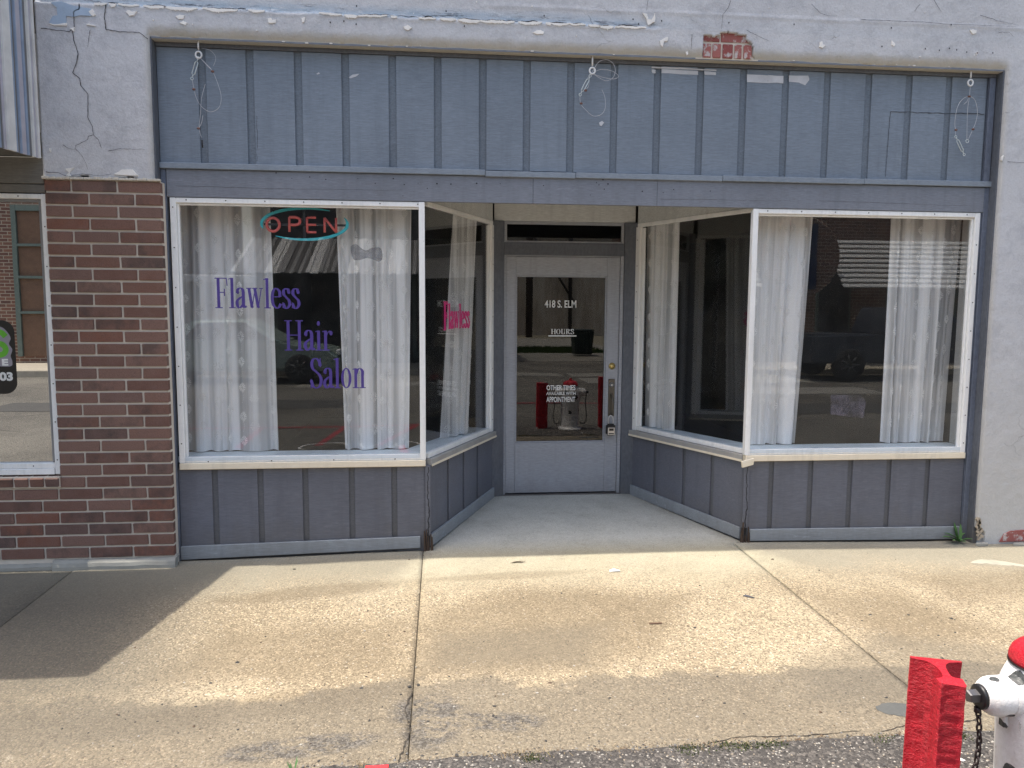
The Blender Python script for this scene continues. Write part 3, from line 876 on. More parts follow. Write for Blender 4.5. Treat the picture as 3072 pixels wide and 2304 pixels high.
def kick(A, B, zA, zB, gA, gB, sgn, out=.02):
    A, B = Vector((A[0], A[1])), Vector((B[0], B[1])); d = (B - A).normalized(); n = Vector((-d.y, d.x)) * sgn
    P = [A - n * out, B - n * out, B - n * .001, A - n * .001]
    lo = [Vector((P[0].x, P[0].y, gA)), Vector((P[1].x, P[1].y, gB)), Vector((P[2].x, P[2].y, gB)), Vector((P[3].x, P[3].y, gA))]
    hi = [Vector((P[0].x, P[0].y, zA)), Vector((P[1].x, P[1].y, zB)), Vector((P[2].x, P[2].y, zB)), Vector((P[3].x, P[3].y, zA))]
    mb = MB(); mb.hull8(lo + hi, .003); return mb.build('kick_board', KICK, bld)


kick((-1.657, .106), (-.10, .106), -.002, .028, -.092, -.052, 1)
kick((2.205, .106), (3.785, .106), .022, .006, -.062, -.088, 1)
kick(LA + Vector((.02, .035)), LB + Vector((.004, .01)), .028, .078, -.056, -.010, 1)
kick(RA + Vector((-.02, .035)), RB + Vector((-.004, .01)), .026, .082, -.058, -.006, -1)

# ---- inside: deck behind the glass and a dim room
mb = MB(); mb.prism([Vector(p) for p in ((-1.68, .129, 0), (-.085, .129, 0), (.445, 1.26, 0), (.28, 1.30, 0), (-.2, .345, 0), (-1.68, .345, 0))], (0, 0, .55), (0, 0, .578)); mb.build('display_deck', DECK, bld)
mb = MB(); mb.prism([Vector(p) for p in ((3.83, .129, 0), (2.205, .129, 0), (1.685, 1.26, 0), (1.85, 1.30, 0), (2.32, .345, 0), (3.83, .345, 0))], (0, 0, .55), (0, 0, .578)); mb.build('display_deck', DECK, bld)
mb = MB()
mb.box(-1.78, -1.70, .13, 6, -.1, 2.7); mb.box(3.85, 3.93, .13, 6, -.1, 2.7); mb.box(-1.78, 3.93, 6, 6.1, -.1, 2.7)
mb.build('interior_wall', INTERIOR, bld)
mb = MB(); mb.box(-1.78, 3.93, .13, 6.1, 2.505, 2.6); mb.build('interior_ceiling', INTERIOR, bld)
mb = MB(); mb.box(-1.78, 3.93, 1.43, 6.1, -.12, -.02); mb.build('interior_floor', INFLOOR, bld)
mb = MB()
mb.box(-2.4, 4.9, 6.2, 6.4, -.2, 4.6); mb.box(-2.4, -2.2, .35, 6.2, -.2, 4.6); mb.box(4.7, 4.9, .35, 6.2, -.2, 4.6); mb.box(-2.4, 12, .35, 6.4, 4.3, 4.45)
mb.build('building_shell', MORTAR, bld)

# ==================================================================== LETTERING
PURPLE = plain('purple_vinyl', (.075, .045, .26), .45)
PINK = plain('pink_vinyl', (.70, .03, .20), .45)
WVINYL = plain('white_vinyl', (.82, .82, .80), .5)
T_, t_ = .125, .032
# strokes: list of (points, kind): 'c' = curve with stress (thick when it runs upright), 'T' thick line, 't' thin line, 'd' dot
GL = {
    'F': (.47, [('T', [(.13, 0), (.13, 1)]), ('t', [(.01, .015), (.26, .015)]), ('t', [(.01, .985), (.42, .985)]), ('w', [(.405, .99), (.43, .74)]), ('t', [(.13, .52), (.33, .52)]), ('w', [(.33, .64), (.33, .40)])]),
    'l': (.23, [('T', [(.12, 0), (.12, 1)]), ('t', [(.01, .015), (.23, .015)]), ('t', [(.0, .955), (.12, .985)])]),
    'a': (.38, [('c', [(.07, .50), (.08, .60), (.15, .665), (.23, .64), (.265, .54), (.265, .3), (.265, .1), (.30, .03), (.37, .07)]), ('c', [(.265, .40), (.14, .33), (.06, .24), (.055, .12), (.11, .02), (.19, .05), (.265, .14)]), ('d', [(.085, .53)])]),
    'w': (.58, [('T', [(.08, .67), (.175, .02)]), ('t', [(.175, .0), (.29, .64)]), ('T', [(.28, .67), (.385, .02)]), ('t', [(.385, .0), (.50, .64)]), ('t', [(-.01, .66), (.17, .66)]), ('t', [(.20, .66), (.37, .66)]), ('t', [(.43, .66), (.56, .66)])]),
    'e': (.38, [('t', [(.06, .385), (.33, .385)]), ('c', [(.325, .385), (.31, .56), (.20, .665), (.10, .58), (.06, .36), (.09, .13), (.20, .015), (.29, .05), (.345, .16)])]),
    's': (.32, [('c', [(.26, .50), (.225, .62), (.16, .66), (.08, .60), (.08, .47), (.16, .37), (.25, .27), (.27, .13), (.20, .02), (.12, .02), (.05, .17)]), ('w', [(.265, .66), (.265, .48)]), ('w', [(.045, .01), (.045, .20)])]),
    'H': (.64, [('T', [(.13, 0), (.13, 1)]), ('T', [(.50, 0), (.50, 1)]), ('t', [(.13, .51), (.5, .51)])] + [('t', [(a, b), (a + .25, b)]) for a in (.005, .375) for b in (.015, .985)]),
    'i': (.23, [('T', [(.12, 0), (.12, .66)]), ('t', [(.01, .015), (.23, .015)]), ('t', [(.01, .625), (.12, .655)]), ('D', [(.12, .90)])]),
    'r': (.35, [('T', [(.12, 0), (.12, .66)]), ('t', [(.01, .015), (.25, .015)]), ('t', [(.01, .625), (.12, .655)]), ('t', [(.13, .44), (.19, .58), (.26, .645), (.32, .62)]), ('D', [(.305, .58)])]),
    'S': (.47, [('c', [(.37, .74), (.34, .89), (.24, .985), (.13, .95), (.08, .82), (.11, .66), (.23, .55), (.35, .43), (.40, .27), (.35, .08), (.22, .012), (.11, .08), (.05, .27)]), ('w', [(.375, 1.0), (.375, .70)]), ('w', [(.045, .0), (.045, .31)])]),
    'o': (.42, [('o', [(.205, .335), (.135, .325)])]),
    'n': (.48, [('T', [(.12, 0), (.12, .66)]), ('T', [(.36, 0), (.36, .48)]), ('t', [(.01, .015), (.23, .015)]), ('t', [(.25, .015), (.47, .015)]), ('t', [(.01, .625), (.12, .655)]), ('c', [(.13, .48), (.20, .62), (.29, .645), (.36, .56), (.36, .42)])]),
    'O': (.62, [('o', [(.29, .5), (.21, .485)])]),
    'U': (.62, [('T', [(.13, 1), (.13, .3)]), ('c', [(.13, .34), (.14, .12), (.22, .02), (.34, .02), (.44, .12), (.46, .3)]), ('t', [(.46, .3), (.46, 1)]), ('t', [(.0, .985), (.26, .985)]), ('t', [(.37, .985), (.55, .985)])]),
    'R': (.60, [('T', [(.13, 0), (.13, 1)]), ('t', [(.0, .015), (.26, .015)]), ('t', [(.0, .985), (.2, .985)]), ('c', [(.13, .98), (.30, .98), (.40, .90), (.41, .74), (.34, .56), (.13, .52)]), ('T', [(.27, .52), (.47, .02)]), ('t', [(.42, .015), (.59, .015)])]),
}


def serif_polys(word, bold=1.0):
    out = []
    pen = 0
    T, t = T_ * bold, t_ * (1 + (bold - 1) * 1.5)
    for ch in word:
        adv, st = GL[ch]
        for kind, P in st:
            P = [(p[0] + (pen if k == 0 or kind != 'o' else 0), p[1]) for k, p in enumerate(P)]
            if kind in 'Tt' and len(P) == 2 or kind == 'w':
                (ax, az), (bx, bz) = P
                if kind == 'T':   # constant horizontal thickness
                    out.append([(ax - T / 2 * .8, az), (ax + T / 2 * .8, az), (bx + T / 2 * .8, bz), (bx - T / 2 * .8, bz)])
                    continue
                wd = t if kind == 't' else t * 1.1
                d = Vector((bx - ax, bz - az)).normalized(); n = Vector((-d.y, d.x)) * wd / 2
                out.append([(ax - n.x, az - n.y), (bx - n.x, bz - n.y), (bx + n.x, bz + n.y), (ax + n.x, az + n.y)])
            elif kind in 'dD':
                r = .05 if kind == 'd' else .062
                out.append([(P[0][0] + r * .85 * math.cos(a * math.pi / 8), P[0][1] + r * 1.25 * math.sin(a * math.pi / 8)) for a in range(16)])
            elif kind == 'o':
                (cx, cz), (rx, rz) = P
                tk, tn = T * .78, t
                for k in range(32):
                    a0, a1 = k * math.pi / 16, (k + 1) * math.pi / 16
                    q = []
                    for (a, s) in ((a0, -1), (a1, -1), (a1, 1), (a0, 1)):
                        ex, ez = math.cos(a), math.sin(a)
                        q.append((cx + ex * (rx + s * tk / 2), cz + ez * (rz + s * tn / 2)))
                    out.append(q)
            else:
                C3 = [Vector((p[0], p[1], 0)) for p in P]
                C3 = catmull(C3, 8)
                L = []
                for k, p in enumerate(C3):
                    d = (C3[min(k + 1, len(C3) - 1)] - C3[max(k - 1, 0)]).normalized()
                    wd = t if kind == 't' else t + (T * .86 - t) * abs(d.y) ** 1.6
                    if kind == 'c': wd *= ss(-.3, .12, min(k, len(C3) - 1 - k) / len(C3)) if False else 1
                    n = Vector((-d.y, d.x)) * wd / 2
                    L.append(((p.x - n.x, p.y - n.y), (p.x + n.x, p.y + n.y)))
                for a, b in zip(L, L[1:]): out.append([a[0], b[0], b[1], a[1]])
        pen += adv
    return out, pen


def serif_word(word, name, mat, parent, P0, ex, width, zb, zc, nrm, bold=1.0, slant=0):
    """P0: left end (x, y); ex: unit direction in plan; nrm: unit outward normal"""
    polys, wd = serif_polys(word, bold)
    mb = MB()
    for k, q in enumerate(polys):
        off = .0004 + .00001 * (k % 37)
        V = []
        for (px, pz) in q:
            u = px / wd * width
            V.append((P0[0] + ex[0] * u + nrm[0] * off, P0[1] + ex[1] * u + nrm[1] * off, zb + pz * (zc - zb)))
        mb.poly(V)
    return mb.build(name, mat, parent, recalc=False)


def sans(text, name, mat, parent, x0, x1, z0, z1, y, bold=.03, nrm=(0, -1), ex=(1, 0), P0=None):
    cu = bpy.data.curves.new(name, 'FONT')
    cu.body = text
    cu.offset = bold
    cu.resolution_u = 4
    tmp = bpy.data.objects.new('tmp', cu)
    COL.objects.link(tmp)
    dg = bpy.context.evaluated_depsgraph_get()
    me = bpy.data.meshes.new_from_object(tmp.evaluated_get(dg))
    bpy.data.objects.remove(tmp); bpy.data.curves.remove(cu)
    xs = [v.co.x for v in me.vertices]; ys = [v.co.y for v in me.vertices]
    a, b, cc, d = min(xs), max(xs), min(ys), max(ys)
    for v in me.vertices:
        u = (v.co.x - a) / (b - a) * (x1 - x0); zz = z0 + (v.co.y - cc) / (d - cc) * (z1 - z0)
        if P0: v.co = (P0[0] + ex[0] * u, P0[1] + ex[1] * u, zz)
        else: v.co = (x0 + u, y, zz)
    me.materials.clear()
    return link(name, me, mat, parent)


YG = .1178
for (wd_, x0, x1, zb, zc) in (('Flawless', -1.397, -.862, 1.552, 1.745), ('Hair', -.968, -.662, 1.280, 1.476), ('Salon', -.812, -.450, 1.032, 1.230)):
    serif_word(wd_, 'window_lettering', PURPLE, WL, (x0, YG), (1, 0), x1 - x0, zb, zc, (0, -1))
dS = (LB - LA).normalized()
nS = Vector((dS.y, -dS.x))
p0 = LA + dS * .325 - nS * .0155
serif_word('F', 'window_lettering', PINK, WSL, (p0.x + nS.x * .001, p0.y + nS.y * .001), dS, .085, 1.405, 1.605, nS, 1.15)
p1 = p0 + dS * .012
serif_word('Flawless', 'window_lettering', PINK, WSL, p1, dS, .475, 1.414, 1.592, nS, 1.55)
YDg = YD + .0172
sans('418 S. ELM', 'door_lettering', WVINYL, door, .907, 1.171, 1.566, 1.627, YDg, .012)
serif_word('HOURS', 'door_lettering', WVINYL, door, (.962, YDg), (1, 0), .194, 1.348, 1.390, (0, -1), 1.1)
mb = MB(); mb.poly([(.940, YDg, 1.329), (1.176, YDg, 1.329), (1.176, YDg, 1.338), (.940, YDg, 1.338)]); mb.build('underline', WVINYL, door, recalc=False)
sans('OTHER TIMES', 'door_lettering', WVINYL, door, .930, 1.173, .880, .922, YDg, .012)
sans('AVAILABLE WITH', 'door_lettering', WVINYL, door, .928, 1.175, .840, .866, YDg, .004)
sans('APPOINTMENT', 'door_lettering', WVINYL, door, .930, 1.173, .780, .824, YDg, .012)


# tape residue on the panes
def m_residue(name, col, a0, a1):
    g = NG(name)
    tr = g.n('ShaderNodeBsdfTransparent'); df = g.n('ShaderNodeBsdfDiffuse'); df.inputs[0].default_value = (*col, 1)
    mx = g.n('ShaderNodeMixShader')
    g.l(g.ramp(g.noise(14, 6, .7), .35, .65, a0, a1), mx.inputs[0]); g.l(tr.outputs[0], mx.inputs[1]); g.l(df.outputs[0], mx.inputs[2])
    g.l(mx.outputs[0], g.out.inputs[0])
    return g.m


mb = MB()
P = catmull([(-.535, 0, 1.955), (-.50, 0, 1.968), (-.47, 0, 1.945), (-.44, 0, 1.93), (-.40, 0, 1.945), (-.355, 0, 1.95), (-.335, 0, 1.925), (-.335, 0, 1.875), (-.36, 0, 1.858), (-.39, 0, 1.87), (-.43, 0, 1.88), (-.48, 0, 1.868), (-.515, 0, 1.868), (-.53, 0, 1.90)], 4, True)
mb.poly([(p.x, .1172, p.z) for p in P]); mb.build('tape_residue', m_residue('tape_glue', (.16, .16, .17), .45, .7), WL, recalc=False)
mb = MB(); mb.poly([(2.775, .1172, .83), (3.02, .1172, .80), (3.035, .1172, .92), (2.99, .1172, .965), (2.77, .1172, .97)]); mb.build('tape_residue', m_residue('wipe_marks', (.30, .28, .34), .03, .35), WR, recalc=False)

# ==================================================================== OPEN SIGN
sg = thing('open_sign', (-.838, .2, 2.0), 'oval neon style OPEN sign with red letters and teal ring hanging in the left window', 'sign')
RED = plain('red_tube', (.72, .13, .11), .4)
TEAL = plain('teal_tube', (.04, .55, .62), .4)
YS = .205
cx, cz = -.838, 2.101
mb = MB()
def crescent(a0, a1, w0, w1, ang0=0):
    n = 40
    out, inn = [], []
    for k in range(n + 1):
        t = k / n; a = R(a0 + (a1 - a0) * t)
        wd = w0 * math.sin(math.pi * min(1, max(0, t))) ** .6 + .004
        rx, rz = .283, .108
        out.append((cx + rx * math.cos(a), cz + rz * math.sin(a)))
        inn.append((cx + (rx - wd * 1.25) * math.cos(a), cz + (rz - wd * .85) * math.sin(a)))
    for k in range(n):
        q = [out[k], out[k + 1], inn[k + 1], inn[k]]
        mb.prism([Vector((p[0], YS, p[1])) for p in q], (0, 0, 0), (0, .012, 0))
crescent(55, 198, .017, 0)
crescent(228, 385, .017, 0)
mb.build('ring', TEAL, sg)
def bar(mb, a, b, r=.008): mb.tube([(a[0], YS - .006, a[1]), (b[0], YS - .006, b[1])], r, 8)
zb, zc = 2.048, 2.142
mb = MB(); mb.tube([(-1.038 + .040 * math.cos(k * math.pi / 14), YS - .006, 2.093 + .043 * math.sin(k * math.pi / 14)) for k in range(28)], .0095, 8, True); mb.build('letter_o', RED, sg)
mb = MB(); bar(mb, (-.935, zb), (-.935, zc)); mb.tube(catmull([(-.935, YS - .006, zc), (-.893, YS - .006, zc), (-.870, YS - .006, 2.130), (-.870, YS - .006, 2.106), (-.893, YS - .006, 2.094), (-.935, YS - .006, 2.094)], 4), .0095, 8); mb.build('letter_p', RED, sg)
mb = MB(); bar(mb, (-.822, zb), (-.822, zc)); [bar(mb, (-.822, z), (-.764, z)) for z in (zb, zc, 2.096)]; mb.build('letter_e', RED, sg)
mb = MB(); bar(mb, (-.710, zb), (-.710, zc)); bar(mb, (-.710, zc), (-.636, zb)); bar(mb, (-.636, zb), (-.636, zc)); mb.build('letter_n', RED, sg)
BLK = plain('black_metal', (.012, .012, .014), .4)
mb = MB(); mb.box(-1.10, -.575, YS + .0125, YS + .018, 2.09, 2.104); mb.box(-.85, -.835, YS + .0125, YS + .018, 2.0, 2.2); mb.build('backing_bar', BLK, sg)
mb = MB()
mb.tube([(-1.0, YS + .015, 2.18), (-1.03, YS + .012, 2.22), (-1.02, YS + .01, 2.26)], .0025, 6); mb.tube([(-.66, YS + .015, 2.18), (-.63, YS + .012, 2.22), (-.66, YS + .01, 2.26)], .0025, 6)
mb.tube([(-1.05, YS - .0, 2.215), (-1.03, YS - .01, 2.175), (-1.02, YS, 2.20)], .003, 6)
mb.build('hanging_wire', BLK, sg)

# ==================================================================== CURTAINS
def m_sheer(name, col, op):
    g = NG(name)
    tr = g.n('ShaderNodeBsdfTransparent'); tr.inputs[0].default_value = (1, 1, 1, 1)
    df = g.n('ShaderNodeBsdfDiffuse'); df.inputs[0].default_value = (*col, 1)
    tl = g.n('ShaderNodeBsdfTranslucent'); tl.inputs[0].default_value = (*col, 1)
    wv = g.noise(260, 3, .6)
    m1 = g.n('ShaderNodeMixShader'); m1.inputs[0].default_value = .15
    g.l(df.outputs[0], m1.inputs[1]); g.l(tl.outputs[0], m1.inputs[2])
    m2 = g.n('ShaderNodeMixShader')
    g.l(g.ramp(g.noise(2.2, 3, .5, g.vec((6, 6, .12))), .41, .57, op - .30, op + .14), m2.inputs[0])
    g.l(tr.outputs[0], m2.inputs[1]); g.l(m1.outputs[0], m2.inputs[2])
    g.l(m2.outputs[0], g.out.inputs[0])
    b = g.n('ShaderNodeBump'); b.inputs['Strength'].default_value = .25; b.inputs['Distance'].default_value = .001
    g.l(wv, b.inputs['Height']); g.l(b.outputs[0], df.inputs['Normal'])
    return g.m


SHEER = m_sheer('sheer_fabric', (.96, .96, .955), .86)
EMB = plain('white_thread', (.85, .85, .83), .7)


def curtain(tA, tB, bA, bB, zb, zt, seed, label, n_fold=4, amp=.040, motifs=1.0):
    rn = random.Random(seed)
    cp = thing('lace_curtain', ((bA[0] + bB[0]) / 2, (bA[1] + bB[1]) / 2, zb), label, 'curtain', 'lace curtains in the salon windows')
    ph = [rn.uniform(0, 6.28) for _ in range(4)]
    wv = [rn.uniform(.7, 1.3) for _ in range(4)]
    NU, NV = 150, 30
    tA, tB, bA, bB = map(Vector, (tA, tB, bA, bB))
    ext = (tB - tA).length

    def pt(u, v, off=0):
        s = u + .025 * math.sin(2 * math.pi * u * 2.1 + ph[3] + v * 1.2) * (1 - abs(2 * u - 1))
        a = tA.lerp(tB, s); b = bA.lerp(bB, s)
        p = a.lerp(b, v)
        d = (tB - tA).normalized(); n = Vector((-d.y, d.x))
        am = amp * .8 * (.5 + .5 * v) * (.35 + .65 * abs(math.sin(3.1 * u + ph[2])) ** .7)
        f = math.sin(2 * math.pi * n_fold * wv[0] * u + ph[0] + .5 * math.sin(v * 2 + ph[1]) + 2.3 * math.sin(5 * u + ph[2]) + 1.3 * math.sin(11 * u + ph[3]))
        f = math.copysign(abs(f) ** .7, f)
        f2 = .22 * math.sin(2 * math.pi * n_fold * 2.7 * u + ph[1] + v) * (1 - v * .7)
        q = p + n * (f * am + f2 * am - off)
        sh = .35 * am * math.cos(2 * math.pi * n_fold * wv[0] * u + ph[0]) * (1 - abs(2 * u - 1) ** 4)
        q = q + d * sh
        return Vector((q.x, q.y, zt + (zb - zt) * v))
    V = [pt(i / NU, j / NV) for j in range(NV + 1) for i in range(NU + 1)]
    F = [(j * (NU + 1) + i, j * (NU + 1) + i + 1, (j + 1) * (NU + 1) + i + 1, (j + 1) * (NU + 1) + i) for j in range(NV) for i in range(NU)]
    me = bpy.data.meshes.new('fabric'); me.from_pydata(V, [], F); me.polygons.foreach_set('use_smooth', [True] * len(F)); me.update()
    link('fabric', me, SHEER, cp)
    # embroidered flowers and sprigs lying on the cloth
    H = zt - zb
    mb = MB()
    cols = max(2, int(ext * 1.9 / .15))
    for cI in range(cols):
        u0 = (cI + .5) / cols + rn.uniform(-.02, .02)
        v0 = rn.uniform(.02, .12)
        while v0 < .97:
            R0 = rn.uniform(.022, .032)
            if rn.random() < motifs:
                for k in range(11):
                    a = k * 2 * math.pi / 11
                    for rr in (R0, R0 * .55):
                        if rr < R0 and k % 2: continue
                        uc, vc = u0 + math.cos(a) * rr / (ext * 1.5), v0 + math.sin(a) * rr / H
                        if not (0.01 < uc < .99 and .01 < vc < .99): continue
                        s = .0055
                        c0 = pt(uc, vc, -.0 + .0016); 
                        du = Vector((s, 0, 0)); dz = Vector((0, 0, s * 1.3))
                        e1 = (du * math.cos(a) + dz * math.sin(a)) * 1.7; e2 = (-du * math.sin(a) + dz * math.cos(a)) * .6
                        mb.poly([c0 - e1, c0 - e2, c0 + e1, c0 + e2])
                # stem
                for k in range(5):
                    vc = v0 + (R0 + .012 + k * .016) / H
                    if vc < .98:
                        c0 = pt(u0 + .004 * math.sin(k) / ext, vc, .0016); mb.poly([c0 + Vector((-.003, 0, -.006)), c0 + Vector((.002, 0, 0)), c0 + Vector((.004, 0, .007)), c0 + Vector((-.001, 0, 0))])
            v0 += rn.uniform(.11, .16) / 1.0 * (1.65 / H) * .9
    props(mb.build('embroidery', EMB, cp, recalc=False), kind='stuff')
    return cp


curtain((-1.675, .335), (-1.085, .335), (-1.69, .335), (-1.062, .335), .585, 2.32, 1, 'lace curtain behind the purple word Flawless at the left end of the wide left window', 4.5)
curtain((-.655, .335), (-.150, .335), (-.618, .335), (-.180, .335), .585, 2.32, 2, 'lace curtain right of the OPEN sign in the wide left window', 4)
curtain((.15, .78), (.335, 1.02), (.05, .72), (.27, .99), .585, 2.32, 3, 'lace curtain behind the pink lettering in the narrow left splayed window', 3.5, .025)
curtain((2.235, .335), (2.695, .335), (2.235, .335), (2.632, .335), .585, 2.32, 4, 'lace curtain at the left corner of the wide right window', 4)
curtain((3.285, .335), (3.835, .335), (3.305, .335), (3.80, .335), .585, 2.32, 5, 'lace curtain at the right end of the wide right window', 4.5)
curtain((1.745, 1.26), (1.905, .92), (1.755, 1.26), (1.915, .92), .585, 2.32, 6, 'lace curtain in the narrow right splayed window beside the door', 3.5, .025)

# ==================================================================== EYE BOLTS WITH CABLES
WIRE = plain('steel_wire', (.50, .50, .52), .45, .3)
GALV = plain('galvanised_steel', (.55, .60, .60), .4, .5)
RUST = plain('rusty_clamp', (.20, .11, .09), .7, .3, bumps=(90, .6))
CWHITE = plain('painted_metal', (.72, .72, .72), .45)


def hook(x, eye_z, label):
    t = thing('eye_bolt', (x, .05, ZT), label, 'eye bolt', 'eye bolts under the lintel that once held a sign')
    y = .045
    mb = MB(); mb.tube([(x, y, ZT + .01), (x, y, eye_z + .03)], .0055, 8)
    mb.tube([(x + .018 * math.cos(a), y, eye_z + .018 * math.sin(a) * 1.1) for a in [k * math.pi / 9 for k in range(18)]], .0055, 8, True)
    mb.build('eye', CWHITE, t)
    return t, y


def turnbuckle(t, a, b):
    a, b = Vector(a), Vector(b)
    d = (b - a)
    mb = MB(); n = d.normalized().cross(Vector((0, 1, 0))).normalized()
    p, q = a + d * .15, a + d * .85
    mb.tube([p + n * .004, p + n * .009 + d * .06, q + n * .009 - d * .06, q + n * .004], .0032, 6)
    mb.tube([p - n * .004, p - n * .009 + d * .06, q - n * .009 - d * .06, q - n * .004], .0032, 6)
    mb.tube([a, p], .003, 6); mb.tube([q, b], .003, 6)
    for e, s in ((a, -1), (b, 1)):
        cc = e + d.normalized() * s * .007
        mb.tube([cc + n * .008 * math.cos(k * math.pi / 6) + d.normalized() * .008 * math.sin(k * math.pi / 6) for k in range(12)], .0026, 6, True)
    return mb.build('turnbuckle', GALV, t)


def clamp(t, p):
    mb = MB(); mb.tube([(p[0] - .009, p[1] - .004, p[2]), (p[0] + .009, p[1] - .004, p[2])], .0055, 6); mb.tube([(p[0], p[1] - .004, p[2] - .007), (p[0], p[1] - .004, p[2] + .007)], .004, 6)
    return mb.build('cable_clamp', RUST, t)


def cable(t, pts, r=.0016):
    mb = MB(); mb.tube(catmull(pts, 8), r, 5); return mb.build('cable', WIRE, t)


def hk(u, v, ox, oy):   # zoomed photo pixels of one hook -> metres on the sign band
    return ox + u, oy + v


# left one
t, y = hook(-1.426, 3.092, 'left eye bolt under the lintel with turnbuckle and looped cable')
s = .00102                                   # metres per zoomed pixel
def W(u, v, x0=-1.426, z0=3.092, u0=1291, v0=348): return (x0 + (u - u0) * s, y, z0 - (v - v0) * s)
turnbuckle(t, W(1285, 372), W(1250, 480))
clamp(t, W(1258, 550)); clamp(t, W(1370, 442)); clamp(t, W(1277, 778))
cable(t, [W(1250, 492), W(1256, 540), W(1270, 600), W(1300, 650), W(1350, 678), W(1400, 650), W(1415, 590), W(1400, 520), W(1370, 442), W(1335, 400), W(1300, 365)])
cable(t, [W(1325, 515), W(1300, 600), W(1290, 700), W(1280, 775), W(1292, 830)])
cable(t, [W(1300, 365), W(1340, 410), W(1375, 442)]); cable(t, [W(1278, 778), W(1296, 740), W(1304, 700)])
cable(t, [W(1310, 310), W(1360, 320), W(1390, 360), W(1375, 410)], .001)
mb = MB(); mb.tube([W(1294, 845), W(1296, 890)], .005, 8); mb.build('cable_end', CRACKM, t)
# middle one
t, y = hook(1.018, 3.085, 'middle eye bolt under the lintel with a tangle of bright cable loops')
def W(u, v, x0=1.018, z0=3.085, u0=522, v0=462): return (x0 + (u - u0) * s, y, z0 - (v - v0) * s)
turnbuckle(t, W(505, 500), W(450, 605))
clamp(t, W(480, 585)); clamp(t, W(453, 665))
cable(t, [W(522, 470), W(560, 410), W(610, 392), W(650, 410), W(670, 450), W(655, 500), W(610, 520), W(560, 500), W(525, 478)], .0018)
cable(t, [W(525, 475), W(580, 452), W(650, 460), W(690, 490), W(660, 508), W(590, 500), W(530, 482)], .0018)
cable(t, [W(520, 470), W(480, 530), W(450, 600), W(440, 610)]); cable(t, [W(505, 500), W(498, 560), W(470, 585)])
cable(t, [W(445, 615), W(450, 665), W(480, 700), W(530, 738), W(580, 730), W(608, 690), W(605, 620), W(585, 575)])
# right one
t, y = hook(3.617, 3.098, 'right eye bolt under the lintel, cable with three clamps and a hanging turnbuckle')
def W(u, v, x0=3.617, z0=3.098, u0=1308, v0=533): return (x0 + (u - u0) * s, y, z0 - (v - v0) * s)
turnbuckle(t, W(1232, 890), W(1292, 992))
for p in ((1303, 622), (1224, 840), (1345, 833)): clamp(t, W(*p))
cable(t, [W(1308, 552), W(1307, 622), W(1300, 700), W(1303, 800), W(1308, 900)])
cable(t, [W(1222, 840), W(1215, 780), W(1228, 690), W(1260, 640), W(1303, 622), W(1345, 640), W(1370, 710), W(1365, 780), W(1345, 835), W(1320, 895)])
cable(t, [W(1224, 845), W(1226, 880)]); cable(t, [W(1303, 625), W(1290, 655), W(1270, 673)])
mb = MB(); pc = Vector(W(1312, 910)); mb.tube([pc + Vector((.011 * math.cos(k * math.pi / 7), 0, .011 * math.sin(k * math.pi / 7))) for k in range(14)], .0025, 6, True); mb.build('ring', GALV, t)

# ==================================================================== NEIGHBOUR BUILDING (dark brick)
nb = thing('neighbour_building', (-3.2, 0, -.1), 'dark red brick shop next door with mirror window and concrete footing', 'building')
g = NG('face_brick')
oi = g.n('ShaderNodeObjectInfo').outputs['Random']
cr = g.n('ShaderNodeValToRGB')
cr.color_ramp.interpolation = 'CONSTANT'
kb = 1.3
els = cr.color_ramp.elements
els[0].color = (.188, .096, .070, 1); els[1].position = .16; els[1].color = (.225, .132, .102, 1)
for pos, colr in ((.34, (.128, .066, .050)), (.5, (.175, .098, .075)), (.64, (.140, .085, .070)), (.76, (.165, .070, .046)), (.88, (.100, .062, .052))):
    e = els.new(pos); e.color = (*mul(colr, kb), 1)
g.l(oi, cr.inputs[0])
bc = g.mix(g.ramp(g.noise(11, 6, .65), .3, .7, 0, .55), cr.outputs[0], (.235, .150, .125))
fl = g.math('MULTIPLY', g.ramp(g.noise(8, 6, .7, g.vec((1, 1, .8), loc=(31, 5, 8))), .46, .62, 0, .85), g.ramp(g.math('FRACT', g.math('MULTIPLY', oi, 7.3)), .45, .55))
bc = g.mix(g.math('MULTIPLY', fl, .75), bc, (.075, .060, .055))
bc = g.mix(g.ramp(g.noise(38, 8, .8), .64, .72, 0, .6), bc, (.42, .34, .30))
bc = g.mix(g.ramp(g.noise(160, 3), .35, .5, .3, 0), bc, (.04, .03, .03))
g.bump(g.math('ADD', g.noise(150, 4), g.math('MULTIPLY', g.noise(45, 5, .7), .9)), .6, .0035)
BRICK = g.done(bc, .82, spec=.3)
PX0, PX1, PZ0, PZ1 = -2.336, -1.666, -.041, 2.318
mb = MB()
mb.box(PX0 + .004, PX1 - .002, .004, .12, -.1, PZ1 + .004); mb.box(-4.2, PX0 + .003, .0045, .12, -.1, .43)
mb.build('mortar_wall', MORTAR, nb)
# proud squeezed-out joint at the top of the pier
mb = MB()
for k in range(34):
    x = PX0 - .01 + k * .0202
    mb.box(x, x + .0198, -.022 + random.uniform(-.004, .004), .003, 2.3215, 2.336 + random.uniform(-.003, .003), .002)
props(mb.build('mortar_lip', plain('lip_plaster', (.62, .58, .50), .85, bumps=(80, .6)), nb), kind='stuff')
BM = {}


